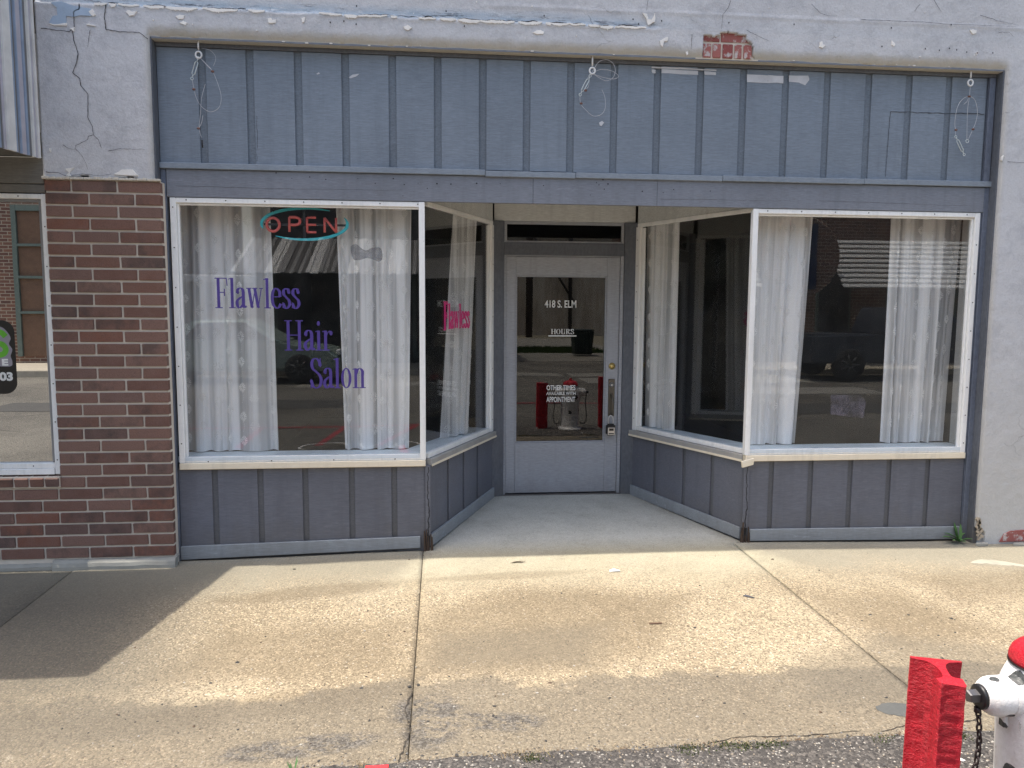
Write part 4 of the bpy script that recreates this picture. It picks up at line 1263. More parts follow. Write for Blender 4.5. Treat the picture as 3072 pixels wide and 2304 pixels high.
def brick(x0, x1, z0, h, nm='brick', y0=-.0060, y1=.0):
    key = (round(x1 - x0, 3), round(h, 4), random.randrange(3))
    if key not in BM:
        mb = MB(); L = x1 - x0
        mb.box(-L / 2, L / 2, 0, .045, 0, h, .0028)
        for v in mb.bm.verts:
            v.co += Vector((random.uniform(-.0012, .0012), random.uniform(-.0012, .0012), random.uniform(-.001, .001)))
        me = mb.mesh('brick'); me.materials.append(BRICK)
        BM[key] = me
    return link(nm, BM[key], None, nb, loc=((x0 + x1) / 2, y0 + random.uniform(-.0015, .0015), z0))


pitchZ = (PZ1 - PZ0) / 31
LOWER_TOP = .425
for r in range(31):
    z = PZ0 + r * pitchZ + .0115
    hb = pitchZ - .0132
    kr = 30 - r
    A_ = (kr % 2 == 0)
    joints = [-2.185, -1.919] if A_ else [-2.086, -1.818]
    left = PX0
    if z < LOWER_TOP - .03:
        j = joints[0] - .2665
        js = []
        while j > -4.1: js.append(j); j -= .2665
        cuts = [-4.19] + js[::-1] + joints + [PX1]
    else:
        cuts = [left] + joints + [PX1]
    for a, b in zip(cuts, cuts[1:]):
        brick(a + (.0068 if a > -4.18 and a != left else .0), b - (.0068 if b != PX1 else 0), z, hb)
# right return of the pier
# rowlock sill under the mirror window
for k in range(22):
    x1 = -2.338 - k * .0905
    mb = MB()
    q = [(x1 - .078, .03, .428), (x1, .03, .428), (x1, -.03, .428), (x1 - .078, -.03, .428)]
    mb.hull8([Vector((x1 - .078, -.026, .436)), Vector((x1, -.026, .436)), Vector((x1, .04, .442)), Vector((x1 - .078, .04, .442)), Vector((x1 - .078, -.034, .488)), Vector((x1, -.034, .488)), Vector((x1, .04, .506)), Vector((x1 - .078, .04, .506))], .003)
    mb.build('sill_brick', BRICK, nb)
mb = MB(); mb.box(-4.2, PX0 + .0, -.018, .05, .430, .4975); mb.build('sill_mortar', MORTAR, nb)
# concrete footing, two worn lengths
FOOT = plain('footing_concrete', (.34, .33, .29), .9, bumps=(40, .9))
def footing(x0, x1, yf, zt, seed):
    n = int((x1 - x0) / .03); V = []; F = []
    prof = [(yf, -.16), (yf - .004, -.08), (yf + .002, zt - .02), (yf + .016, zt - .004), (yf + .05, zt), (.06, zt)]
    for i in range(n + 1):
        x = x0 + (x1 - x0) * i / n
        for (yy, zz) in prof:
            V.append((x, yy + .007 * noise.noise((x * 7, zz * 9, seed)), zz + (.005 * noise.noise((x * 9, yy * 9, seed + 4)) if zz > -.1 else 0)))
    m = len(prof)
    for i in range(n):
        for k in range(m - 1): F.append((i * m + k, (i + 1) * m + k, (i + 1) * m + k + 1, i * m + k + 1))
    F.append(tuple(range(m))); F.append(tuple(n * m + k for k in range(m))[::-1])
    me = bpy.data.meshes.new('footing'); me.from_pydata(V, [], F); me.update()
    return link('footing', me, FOOT, nb)
footing(-2.40, -1.655, -.034, -.038, 1.0)
footing(-4.2, -2.41, -.018, -.058, 5.0)
# mirror window
f = MB()
f.box(-2.372, -2.338, .012, .06, .507, 2.236, .004)
f.box(-4.0, -2.3725, .014, .06, 2.205, 2.235, .003)
f.box(-4.0, -2.3725, .014, .06, .5455, .580, .004)
f.box(-4.0, -2.3725, .006, .06, .507, .545, .004)
nw = f.build('display_window', WHITE, nb)
props(nw, label='mirror filmed shop window of the brick building, sunlit street reflected')
f = MB(); f.box(-2.392, -2.3725, .028, .058, .581, 2.204, .002); f.box(-4.0, -2.393, .028, .058, 2.188, 2.204, .002); f.build('inner_frame', plain('grey_bead', (.25, .25, .25), .5), nw)
screws(nw, [((-2.355, .0118, .60 + k * .24), '-Y') for k in range(7)] + [((-2.5 - k * .3, .0138, 2.22), '-Y') for k in range(4)] + [((-2.5 - k * .3, .0138, .562), '-Y') for k in range(4)])
mb = MB(); mb.box(-4.0, -2.385, .046, .050, .575, 2.195); mb.build('pane', MIRRORGLASS, nw)
mb = MB(); mb.box(-4.0, -2.34, .075, .09, .5, 2.25); mb.build('blind', plain('dark_blind', (.02, .02, .02), .8), nw)
# sticker: black panel with rounded corners, grey cloud, green letter, white figures
SB = plain('sticker_black', (.008, .008, .009), .3); SGY = plain('sticker_grey', (.30, .28, .32), .4); SGN = plain('sticker_green', (.13, .46, .03), .4)
def rpoly(x0, x1, z0, z1, r, y, name, mat, seg=8):
    P = []
    for (cx_, cz_, a0) in ((x1 - r, z1 - r, 0), (x0 + r, z1 - r, 90), (x0 + r, z0 + r, 180), (x1 - r, z0 + r, 270)):
        for k in range(seg + 1): P.append((cx_ + r * math.cos(R(a0 + 90 * k / seg)), y, cz_ + r * math.sin(R(a0 + 90 * k / seg))))
    mb = MB(); mb.poly(P); return mb.build(name, mat, nw, recalc=False)
rpoly(-3.10, -2.583, 1.014, 1.470, .072, .0450, 'sticker', SB)
# grey cloud outline
mb = MB()
mb.poly([(p.x, .0446, p.z) for p in catmull([(-2.74, 0, 1.19), (-2.62, 0, 1.185), (-2.604, 0, 1.215), (-2.612, 0, 1.25), (-2.600, 0, 1.29), (-2.618, 0, 1.325), (-2.606, 0, 1.36), (-2.625, 0, 1.40), (-2.66, 0, 1.43), (-2.74, 0, 1.44)], 4)])
mb.build('sticker_print', SGY, nw, recalc=False)
def sarc(pts, wd, y, mat, name='sticker_print'):
    mb = MB(); C3 = catmull([Vector((p[0], p[1], 0)) for p in pts], 6); L = []
    for k, p in enumerate(C3):
        d = (C3[min(k + 1, len(C3) - 1)] - C3[max(k - 1, 0)]).normalized(); n = Vector((-d.y, d.x)) * wd / 2
        L.append(((p.x - n.x, y - k * 1e-6, p.y - n.y), (p.x + n.x, y - k * 1e-6, p.y + n.y)))
    for a, b in zip(L, L[1:]): mb.poly([a[0], b[0], b[1], a[1]])
    return mb.build(name, mat, nw, recalc=False)
sarc([(-2.635, 1.37), (-2.66, 1.395), (-2.70, 1.395), (-2.72, 1.365), (-2.70, 1.335), (-2.655, 1.32), (-2.638, 1.29), (-2.655, 1.262), (-2.70, 1.255), (-2.73, 1.275)], .034, .0442, SGN)
sans('E', 'sticker_print', WVINYL, nw, -2.665, -2.628, 1.19, 1.232, .0440, .05)
sans('03', 'sticker_print', WVINYL, nw, -2.685, -2.606, 1.095, 1.15, .0440, .05)
# wooden boards above the window
WOOD = painted('grey_board_paint', (.19, .185, .18), .7, .12, (.3, 1, 3), dirt=.4)
for (z0, z1, yy) in ((2.242, 2.292, .012), (2.295, 2.452, .006), (2.455, 2.60, .02)):
    mb = MB(); mb.box(-4.2, -2.342, yy, .06, z0, z1, .003); mb.build('wall_board', WOOD, nb)
for k in range(6):
    mb = MB(); mb.box(-2.60 - k * .27, -2.345 - k * .27, .03, .06, 2.602, 3.98, .002); mb.build('wall_board', WOOD, nb)
mb = MB()
mb.box(-8, -4.205, .0, .4, -.3, 4.4); mb.box(-4.21, -2.3455, .0605, .4, .1, 4.4); mb.box(-4.21, -2.3455, .1, .4, -.3, .15)
mb.build('brick_wall', BRICK, nb)

# ==================================================================== METAL AWNING
aw = thing('metal_awning', (-3.8, -.7, 2.4), 'striped corrugated metal awning over the mirror window of the brick shop', 'awning')
AWX = -2.338
AWC = [plain('awning_white', (.70, .70, .68), .45), plain('awning_lilac', (.47, .46, .52), .45), plain('awning_blue', (.27, .34, .46), .45), plain('awning_grey', (.155, .16, .165), .5)]
# side panel: vertical stripe strips, alternately proud, between the roof slope and the bottom edge
def zroof(yy): return 3.82 - (3.82 - 2.68) * (-yy) / 1.40
def zbot(yy): return 2.441 + (2.37 - 2.441) * (-yy) / 1.40
seq = [(0.0, -.015, 3), (-.015, -.037, 0), (-.037, -.075, 1), (-.075, -.098, 0), (-.098, -.135, 3), (-.135, -.160, 2), (-.160, -.215, 1), (-.215, -.232, 2), (-.232, -.262, 3), (-.262, -.285, 2), (-.285, -.375, 0), (-.375, -.40, 1)]
yy = -.40
pat = [(.035, 3), (.03, 2), (.055, 1), (.03, 0), (.035, 3), (.03, 2), (.06, 1), (.05, 0)]
k = 0
while yy > -1.38:
    d, m = pat[k % 8]; seq.append((yy, max(yy - d, -1.398), m)); yy -= d; k += 1
for (y0, y1, m) in seq:
    if y0 > -.001: y0 = -.001
    pr = {0: .018, 1: .004, 2: .012, 3: .0}[m]
    mb = MB()
    mb.hull8([Vector((AWX - .02, y0, zbot(y0))), Vector((AWX - .02, y1, zbot(y1))), Vector((AWX - .012 + pr * .6, y1 + .004, zbot(y1))), Vector((AWX - .012 + pr * .6, y0 - .004, zbot(y0))),
              Vector((AWX - .02, y0, zroof(y0))), Vector((AWX - .02, y1, zroof(y1))), Vector((AWX - .012 + pr * .6, y1 + .004, zroof(y1))), Vector((AWX - .012 + pr * .6, y0 - .004, zroof(y0)))], .001)
    mb.build('side_strip', AWC[m], aw)
for k in range(34):
    x1 = AWX - .021 - k * .15
    m = (0, 3, 1, 2)[k % 4]; up_ = .012 if k % 2 else 0
    mb = MB()
    mb.hull8([Vector((x1 - .149, -.002, 3.80 + up_)), Vector((x1, -.002, 3.80 + up_)), Vector((x1, -1.40, 2.66 + up_)), Vector((x1 - .149, -1.40, 2.66 + up_)),
              Vector((x1 - .149, -.002, 3.82 + up_)), Vector((x1, -.002, 3.82 + up_)), Vector((x1, -1.41, 2.68 + up_)), Vector((x1 - .149, -1.41, 2.68 + up_))])
    mb.box(x1 - .149, x1, -1.40 - up_ * .5, -1.385, 2.37, 2.655)
    mb.build('roof_panel', AWC[m], aw)
mb = MB()
mb.box(-2.60, -2.588, -.28, -.24, 2.43, 2.47, .004)
mb.tube([(-2.60, -.26, 2.30), (-2.60, -.26, 2.44)], .006, 8)
mb.lathe([(.006, -.03), (.02, -.025), (.023, 0), (.02, .02), (.006, .026)], (-2.600, -.33, 2.475), 'Z', 12)
mb.build('hanger', plain('tan_insulator', (.5, .44, .33), .5), aw)

# ==================================================================== PAVEMENT
def m_concrete():
    g = NG('sidewalk_concrete')
    x, y, z = g.sep()
    # smooth floated strip near the shop, washed aggregate towards the street
    yw = g.math('ADD', y, g.ramp(g.noise(1.6, 5, .6), 0, 1, -.35, .35))
    agg = g.ramp(yw, -.12, -.85, 0, 1, 'SMOOTHSTEP')
    smooth = g.mix(g.ramp(g.noise(2.2, 7, .65), .3, .7), (.42, .385, .275), (.50, .46, .345))
    inn = g.ramp(y, -.02, .25)
    smooth = g.mix(inn, smooth, g.mix(g.ramp(g.noise(2.6, 6, .65), .3, .7), (.52, .52, .47), (.62, .62, .56)))
    a0 = g.mix(g.ramp(g.noise(1.1, 6, .6, g.vec(loc=(3, 3, 0))), .35, .65), (.32, .262, .175), (.43, .362, .25))
    smooth = g.mix(g.ramp(g.noise(4.5, 9, .8, g.vec(loc=(3, 9, 0))), .50, .66, 0, .3), smooth, (.26, .25, .20))
    smooth = g.mix(g.ramp(g.noise(60, 4, .75, g.vec(loc=(3, 9, 4))), .60, .68, 0, .5), smooth, (.16, .15, .13))
    ed = g.math('ADD', g.math('MULTIPLY', g.math('ABSOLUTE', g.math('SUBTRACT', x, 1.05)), 2.17), y)
    smooth = g.mix(g.ramp(g.math('ADD', ed, g.ramp(g.noise(5, 6, .7), 0, 1, -.18, .18)), 2.25, 2.60, 0, .55), smooth, (.20, .185, .15))
    col_ = g.mix(agg, smooth, a0)
    # pebbles of the aggregate
    v1 = g.n('ShaderNodeTexVoronoi'); v1.inputs['Scale'].default_value = 130; g.l(g.pos, v1.inputs['Vector'])
    cell = g.n('ShaderNodeSeparateColor'); g.l(v1.outputs['Color'], cell.inputs[0])
    lighter = g.math('MULTIPLY', g.ramp(cell.outputs[0], .70, .95), g.ramp(agg, 0, 1, .12, .85))
    col_ = g.mix(lighter, col_, (.68, .55, .37))
    darker = g.math('MULTIPLY', g.ramp(cell.outputs[1], .50, .85), g.ramp(agg, 0, 1, .15, .8))
    col_ = g.mix(darker, col_, (.14, .112, .078))
    v2 = g.n('ShaderNodeTexVoronoi'); v2.inputs['Scale'].default_value = 62; g.l(g.pos, v2.inputs['Vector'])
    c2 = g.n('ShaderNodeSeparateColor'); g.l(v2.outputs['Color'], c2.inputs[0])
    col_ = g.mix(g.math('MULTIPLY', g.math('MULTIPLY', g.ramp(c2.outputs[0], .90, .93), g.ramp(v2.outputs['Distance'], .30, .36, 1, 0)), g.ramp(agg, 0, 1, 0, .75)), col_, (.66, .60, .50))
    # brown and grey stains (old water marks and traffic film), plus painted awning shade
    def blob(cx, cy, rx, ry, rot=0, k=.5, soft=.35):
        v = g.vec((1, 1, 1), (0, 0, 0), (-cx, -cy, 0))
        v = g.vec((1 / rx, 1 / ry, 0), (0, 0, 0), src=g.vec((1, 1, 1), (0, 0, -R(rot)), src=v))
        ln = g.n('ShaderNodeVectorMath', operation='LENGTH'); g.l(v, ln.inputs[0])
        wob = g.math('ADD', ln.outputs['Value'], g.ramp(g.noise(3.2, 7, .65, g.vec(loc=(cx * 3, cy * 5, 0))), 0, 1, -.6, .6))
        return g.ramp(wob, 1 - soft, 1 + soft, k, 0, 'SMOOTHSTEP')
    def cpoly(P, k, soft=.07, wob=.10, sc=3.0):
        A = sum(a[0] * b[1] - b[0] * a[1] for a, b in zip(P, P[1:] + P[:1]))
        if A < 0: P = P[::-1]
        nx_ = g.math('ADD', x, g.ramp(g.noise(sc, 7, .65, g.vec(loc=(P[0][0], 2, 0))), 0, 1, -wob, wob))
        ny_ = g.math('ADD', y, g.ramp(g.noise(sc, 7, .65, g.vec(loc=(9, P[0][1], 0))), 0, 1, -wob, wob))
        m = None
        for a, b in zip(P, P[1:] + P[:1]):
            L = math.hypot(b[0] - a[0], b[1] - a[1]); n = (-(b[1] - a[1]) / L, (b[0] - a[0]) / L)
            d = g.math('ADD', g.math('MULTIPLY', nx_, n[0]), g.math('MULTIPLY_ADD', ny_, n[1], -(n[0] * a[0] + n[1] * a[1])))
            m = d if m is None else g.math('MINIMUM', m, d)
        m = g.math('ADD', m, g.ramp(g.noise(26, 6, .8), 0, 1, -.05, .05))
        return g.ramp(m, -soft, soft, 0, k, 'SMOOTHSTEP')
    brown, grey = (.155, .120, .075), (.145, .128, .098)
    for (P, k, soft, cc) in (([(-.05, -.90), (.55, -.62), (1.50, -.80), (1.12, -1.42), (.75, -1.66), (-.09, -1.62)], .50, .12, brown), ([(.0, -1.2), (.9, -1.15), (.75, -1.6), (-.05, -1.55)], .5, .12, grey),
                             ([(2.10, -.80), (2.75, -.85), (3.0, -1.45), (2.35, -1.5), (2.14, -1.2)], .50, .16, brown), ([(1.75, -1.62), (2.3, -1.35), (3.1, -1.7), (3.1, -2.1), (1.6, -2.0)], .55, .12, grey),
                             ([(-1.1, -.95), (-.13, -1.0), (-.11, -1.62), (-1.3, -1.55)], .50, .16, brown), ([(-3.4, -.10), (-1.5, -.25), (-1.2, -1.7), (-3.4, -1.9)], .80, .45, (.105, .10, .085)),  # last polygon: stained ground with the awning's shadow painted darker
                             ([(2.9, -.55), (4.4, -.45), (4.4, -.95), (3.0, -1.0)], .45, .15, brown)):
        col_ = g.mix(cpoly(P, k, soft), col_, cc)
    for (cx, cy, rx, ry, rot, k, cc) in ((-.75, -.55, .5, .10, 8, .45, brown), (-1.6, -1.9, .8, .14, 3, .45, grey), (-.7, -1.8, .6, .10, 6, .4, brown), (.4, -.42, .5, .06, 4, .35, brown)):
        col_ = g.mix(blob(cx, cy, rx, ry, rot, k), col_, cc)
    # darker grey film near the kerb
    ye = g.math('ADD', y, g.ramp(g.noise(1.9, 7, .65, g.vec(loc=(0, 8, 0))), 0, 1, -.33, .33))
    col_ = g.mix(g.ramp(g.math('ADD', ye, g.ramp(g.noise(22, 6, .8), 0, 1, -.05, .05)), -1.66, -1.74, 0, .66, 'SMOOTHSTEP'), col_, g.mix(g.ramp(cell.outputs[2], .2, .9), (.092, .082, .066), (.165, .148, .118)))
    # tarry crumbs by the joint and along the edge
    tn = g.noise(13, 10, .8, g.vec((1, 1.5, 1), loc=(2, 2, 0)))
    tar = g.math('MAXIMUM', g.math('MULTIPLY', blob(-.03, -1.98, .15, .2, 0, 1, .25), 1.0), blob(-.5, -2.12, .3, .07, 6, 1, .25))
    tar = g.math('MAXIMUM', tar, blob(.22, -2.02, .22, .07, -8, 1, .3))
    col_ = g.mix(g.math('MULTIPLY', tar, g.ramp(tn, .44, .52, 0, .9)), col_, g.mix(g.ramp(cell.outputs[0], .2, .9), (.055, .052, .048), (.17, .16, .145)))
    # loose grime, fine grain, light bleached scuffs
    col_ = g.mix(g.ramp(g.noise(8, 9, .75), .56, .72, 0, .30), col_, (.17, .15, .12))
    col_ = g.mix(g.ramp(g.noise(5, 9, .8, g.vec(loc=(7, 1, 0))), .64, .72, 0, .5), col_, (.62, .56, .44))
    col_ = g.mix(g.ramp(g.noise(260, 3, .7), .35, .55, .5, 0), col_, (.10, .08, .06))
    # faint broom lines near the shop at the left
    wv = g.n('ShaderNodeTexWave'); wv.inputs['Scale'].default_value = 14; wv.inputs['Distortion'].default_value = 2.5
    g.l(g.vec((1, .04, 0)), wv.inputs['Vector'])
    br = g.math('MULTIPLY', g.ramp(wv.outputs['Fac'], .75, 1, 0, .25), g.math('MULTIPLY', g.ramp(y, -.7, -.1), g.ramp(x, .2, -.8)))
    col_ = g.mix(br, col_, (.2, .18, .15))
    h = g.math('ADD', g.math('MULTIPLY', g.ramp(v1.outputs['Distance'], 0, .6, 1, 0), agg), g.math('MULTIPLY', g.noise(300, 3), .5))
    h = g.math('ADD', h, g.math('MULTIPLY', g.noise(30, 6, .7), .6))
    g.bump(h, .5, .0035)
    return g.done(col_, .85, spec=.25)


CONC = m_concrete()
KERBY = -2.27


def edge_y(x): return KERBY + .02 * noise.noise((x * 2.1, 0, 0)) + .012 * noise.noise((x * 9, 4, 0))


def slab(x0, x1, ya, yb, fa=None, fb=None, st=.035, name='paving_slab', clipf=None):
    """slab whose side edges may lean: fa/fb give the edge x at height y"""
    nx = max(2, round((x1 - x0) / st)); ny = max(2, round((yb - ya) / st))
    V = []; F = []
    for j in range(ny + 1):
        t = j / ny
        for i in range(nx + 1):
            u = i / nx
            yb_ = yb; 
            y = ya + (yb_ - ya) * t
            xl = (fa(y) if fa else x0); xr = (fb(y) if fb else x1)
            x = xl + (xr - xl) * u
            if ya < -2 : 
                e = edge_y(x); y = e + (yb - e) * t
            z = gz(x, y) + .0015 * noise.noise((x * 3, y * 3, 0))
            d = min(abs(x - xl), abs(xr - x), abs(yb - y))
            if i in (0, nx): z -= .004 + .002 * noise.noise((y * 12, x, 0))
            if j == 0 and ya < -2: z -= .006
            V.append((x, y, z))
    m = nx + 1
    for j in range(ny):
        for i in range(nx): F.append((j * m + i, j * m + i + 1, (j + 1) * m + i + 1, (j + 1) * m + i))
    ring = [i for i in range(m)] + [j * m + nx for j in range(1, ny + 1)] + [ny * m + i for i in range(nx - 1, -1, -1)] + [j * m for j in range(ny - 1, 0, -1)]
    b0 = len(V)
    for k in ring: V.append((V[k][0], V[k][1], V[k][2] - .11))
    n = len(ring)
    for k in range(n): F.append((ring[k], b0 + k, b0 + (k + 1) % n, ring[(k + 1) % n]))
    me = bpy.data.meshes.new(name); me.from_pydata(V, [], F)
    me.polygons.foreach_set('use_smooth', [i < nx * ny for i in range(len(F))]); me.update()
    return me


walk = thing('sidewalk', (1, -1.1, -.1), None, None)
props(walk, kind='structure')
cutx = [-10.9, -8.75, -6.6, -4.44, -2.28, -.082, 2.10, 4.28, 6.46, 8.65, 10.8]
for a, b in zip(cutx, cutx[1:]):
    la = (lambda y, v=a: v + .0025 + (.010 * y if v == -.082 else (-.012 * y - .012 if v == 2.10 else 0)))
    lb_ = (lambda y, v=b: v - .0025 + (.010 * y if v == -.082 else (-.012 * y - .012 if v == 2.10 else 0)))
    if a == -.082: continue
    yb = .1
    fine = -3 < a < 4.5
    me = slab(a, b, -2.27, .10 if a != -.082 else .098, la, lb_, .03 if fine else .2)
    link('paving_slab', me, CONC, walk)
# floor of the entrance recess, poured together with the middle slab
me = slab(-.078, 2.096, -2.27, 1.34, lambda y: (-.0795 + .010 * y) if y < .1 else -.078 + .53 * (y - .1) / 1.15, lambda y: (2.0975 - .012 * y - .012) if y < .1 else 2.175 - .52 * (y - .1) / 1.15, .03)
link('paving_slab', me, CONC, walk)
mb = MB(); mb.box(-11, 12, -2.2, 1.4, -.32, -.175); mb.build('sub_base', plain('joint_dirt', (.05, .042, .032), .95), walk)

V_ = [(-11 + .5 * i, -2.25 + .2 * j) for j in range(13) for i in range(46)]
me = bpy.data.meshes.new('joint_filler'); me.from_pydata([(a, b, gz(a, b) - .013) for a, b in V_], [], [(j * 46 + i, j * 46 + i + 1, (j + 1) * 46 + i + 1, (j + 1) * 46 + i) for j in range(12) for i in range(45)]); me.update()
link('joint_filler', me, plain('joint_grit', (.10, .085, .06), .95), walk)

# ---- asphalt
def m_asphalt():
    g = NG('asphalt')
    x, y, z = g.sep()
    v1 = g.n('ShaderNodeTexVoronoi'); v1.inputs['Scale'].default_value = 95; g.l(g.pos, v1.inputs['Vector'])
    cell = g.n('ShaderNodeSeparateColor'); g.l(v1.outputs['Color'], cell.inputs[0])
    near = g.ramp(y, -3.4, -3.0)
    base = g.mix(g.ramp(g.noise(1.3, 6, .6), .35, .65), (.062, .058, .055), (.092, .086, .080))
    far_ = g.mix(g.ramp(g.noise(.5, 6, .6), .35, .65), (.10, .096, .082), (.20, .19, .16))
    base = g.mix(near, far_, base)
    base = g.mix(g.ramp(cell.outputs[0], .4, 1, 0, .6), base, (.22, .20, .18))
    base = g.mix(g.math('MULTIPLY', g.ramp(cell.outputs[1], .9, .94), g.ramp(v1.outputs['Distance'], .35, .42, 1, 0)), base, (.40, .37, .33))
    base = g.mix(g.ramp(cell.outputs[2], .7, .95, 0, .7), base, (.035, .033, .033))
    cr_ = g.vor(.55, g.vec(loc=(3, 1, 0)), 'DISTANCE_TO_EDGE')
    base = g.mix(g.math('MULTIPLY', g.ramp(cr_, 0, .006, 1, 0), g.ramp(g.noise(.4, 2), .45, .55)), base, (.02, .02, .02))
    h = g.math('ADD', g.ramp(v1.outputs['Distance'], 0, .7, 1, 0), g.noise(300, 2))
    g.bump(h, .8, .005)
    return g.done(base, .9, spec=.2)


ASPH = m_asphalt()


def az(x, y): return gz(x, min(y, -2.2)) + .004


def sheet(name, x0, x1, y0, y1, nx, ny, zf, mat, edge=None, parent=None):
    V = []; F = []
    for j in range(ny + 1):
        for i in range(nx + 1):
            x = x0 + (x1 - x0) * i / nx; yt = edge(x) if edge else y1
            y = y0 + (yt - y0) * j / ny
            V.append((x, y, zf(x, y) - (.008 if edge and j == ny else 0)))
    m = nx + 1
    for j in range(ny):
        for i in range(nx): F.append((j * m + i, j * m + i + 1, (j + 1) * m + i + 1, (j + 1) * m + i))
    me = bpy.data.meshes.new(name); me.from_pydata(V, [], F)
    me.polygons.foreach_set('use_smooth', [True] * len(F)); me.update()
    return link(name, me, mat, parent)


props(sheet('road', -3.0, 5.2, -3.6, -2.27, 400, 60, lambda x, y: az(x, y) + .002 + .003 * noise.noise((x * 11, y * 11, 0)) + .002 * noise.noise((x * 40, y * 40, 0)), ASPH,
            edge=lambda x: KERBY + .015 + .03 * noise.noise((x * 1.3, 0, 3)) + .022 * noise.noise((x * 7, 4, 9)) + .012 * noise.noise((x * 28, 2, 2))), kind='structure')
props(sheet('road', -60, 60, -17.2, -3.598, 60, 14, lambda x, y: az(x, y), ASPH), kind='structure')
props(sheet('road', -60, -2.99, -3.599, -2.26, 40, 2, lambda x, y: az(x, y), ASPH), kind='structure')
props(sheet('road', 5.19, 60, -3.599, -2.26, 40, 2, lambda x, y: az(x, y), ASPH), kind='structure')
GRD = plain('bare_earth', (.16, .14, .10), .95)
mb = MB(); mb.box(-600, 600, -600, 600, -.60, -.40); props(mb.build('ground', GRD), kind='structure')

# painted lines on the road (the red no-parking hatching) and sprayed marks
def m_linepaint(name, col_, wear):
    g = NG(name)
    cc = g.mix(g.ramp(g.noise(60, 5, .8), .5, .62, 0, wear), col_, (.10, .09, .085))
    g.bump(g.noise(180, 3), .8, .003)
    return g.done(cc, .7)


RLINE = m_linepaint('red_line_paint', (.34, .025, .035), .7)
WLINE = m_linepaint('white_spray', (.6, .6, .58), .6)


def line(path, wd, mat, name='painted_line'):
    V = []; F = []; P = []
    for a, b in zip(path, path[1:]):
        L = math.dist(a, b); n = max(1, int(L / .05))
        P += [(a[0] + (b[0] - a[0]) * k / n, a[1] + (b[1] - a[1]) * k / n) for k in range(n)]
    P.append(path[-1])
    for k, p in enumerate(P):
        q = P[min(k + 1, len(P) - 1)]; o_ = P[max(k - 1, 0)]
        d = Vector((q[0] - o_[0], q[1] - o_[1])).normalized(); n_ = Vector((-d.y, d.x))
        for s_ in (-.5, -.17, .17, .5):
            w2 = wd * (1 + .06 * noise.noise((k * .6, s_, 1)))
            xx, yy = p[0] + n_.x * s_ * w2, p[1] + n_.y * s_ * w2
            V.append((xx, yy, az(xx, yy) + .0075))
    for k in range(len(P) - 1):
        for s_ in range(3): F.append((k * 4 + s_, k * 4 + s_ + 1, k * 4 + s_ + 5, k * 4 + s_ + 4))
    me = bpy.data.meshes.new(name); me.from_pydata(V, [], F); me.update()
    return props(link(name, me, mat), kind='structure')


line([(-3.6, -6.02), (4.5, -6.1)], .10, RLINE)
for (xa, xb) in ((-2.48, -2.42), (-1.30, -1.48), (-.27, -.72), (.9, .95), (3.2, 3.25)):
    line([(xa, -6.0), (xb, -4.4 if xa < 0 else -3.4)], .09, RLINE)
line([(-.42, -4.35), (-.225, -2.60), (-.215, -2.288)], .085, m_linepaint('fresh_red_paint', (.55, .03, .04), .1))
def spray(P): line([(p.x, p.y) for p in catmull([(a, b, 0) for a, b in P], 8)], .035, WLINE)
spray([(-1.0, -4.35), (-1.3, -4.2), (-1.65, -4.3), (-1.6, -4.6), (-1.25, -4.7), (-1.1, -4.5), (-1.35, -4.42)])
spray([(-.95, -4.6), (-.85, -4.25), (-.7, -4.6)]); spray([(-.6, -4.3), (-.4, -4.2), (-.5, -4.45), (-.3, -4.6), (-.1, -4.3), (0, -4.55), (.2, -4.3), (.3, -4.6)])
spray([(.5, -4.2), (.75, -4.5), (.5, -4.6)])

def patchy(name, outline, mat, label, lift=.0045):
    C3 = [p + Vector((.012 * noise.noise((p.x * 35, p.y * 35, 1)), .012 * noise.noise((p.x * 35, p.y * 35, 8)), 0)) for p in catmull([(a, b, 0) for a, b in outline], 8, True)]
    cxm = sum(p.x for p in C3) / len(C3); cym = sum(p.y for p in C3) / len(C3)
    mb = MB(); rings = []
    for f in (0.001, .35, .7, 1.0):
        rings.append([mb.bm.verts.new((cxm + (p.x - cxm) * f, cym + (p.y - cym) * f, gz(cxm + (p.x - cxm) * f, cym + (p.y - cym) * f) + lift - (.003 if f == 1 else 0))) for p in C3])
    n = len(C3)
    for a, b in zip(rings, rings[1:]):
        for k in range(n): mb.bm.faces.new((a[k], a[(k + 1) % n], b[(k + 1) % n], b[k]))
    return link(name, mb.mesh(name), mat, walk)


def ground_crack(P, wd, seed):
    mb = MB(); Q = []
    for a, b in zip(P, P[1:]):
        n = max(2, int(math.dist(a, b) / .02))
        for k in range(n):
            t = k / n; Q.append((a[0] + (b[0] - a[0]) * t + .012 * noise.noise((a[0] * 9 + t * 8, seed, 0)), a[1] + (b[1] - a[1]) * t + .012 * noise.noise((seed, a[1] * 9 + t * 8, 0))))
    Q.append(P[-1])
    for i in range(len(Q) - 1):
        a, b = Q[i], Q[i + 1]; d = Vector((b[0] - a[0], b[1] - a[1])).normalized(); n_ = Vector((-d.y, d.x)) * wd * (.3 + abs(noise.noise((i * .6, seed, 3))))
        mb.poly([(p[0] + s_ * n_.x, p[1] + s_ * n_.y, gz(p[0] + s_ * n_.x, p[1] + s_ * n_.y) + .0022) for p, s_ in ((a, -1), (b, -1), (b, 1), (a, 1))])
    props(link('crack', mb.mesh('crack', False), plain('crack_dirt', (.045, .038, .03), .95), walk), kind='stuff')


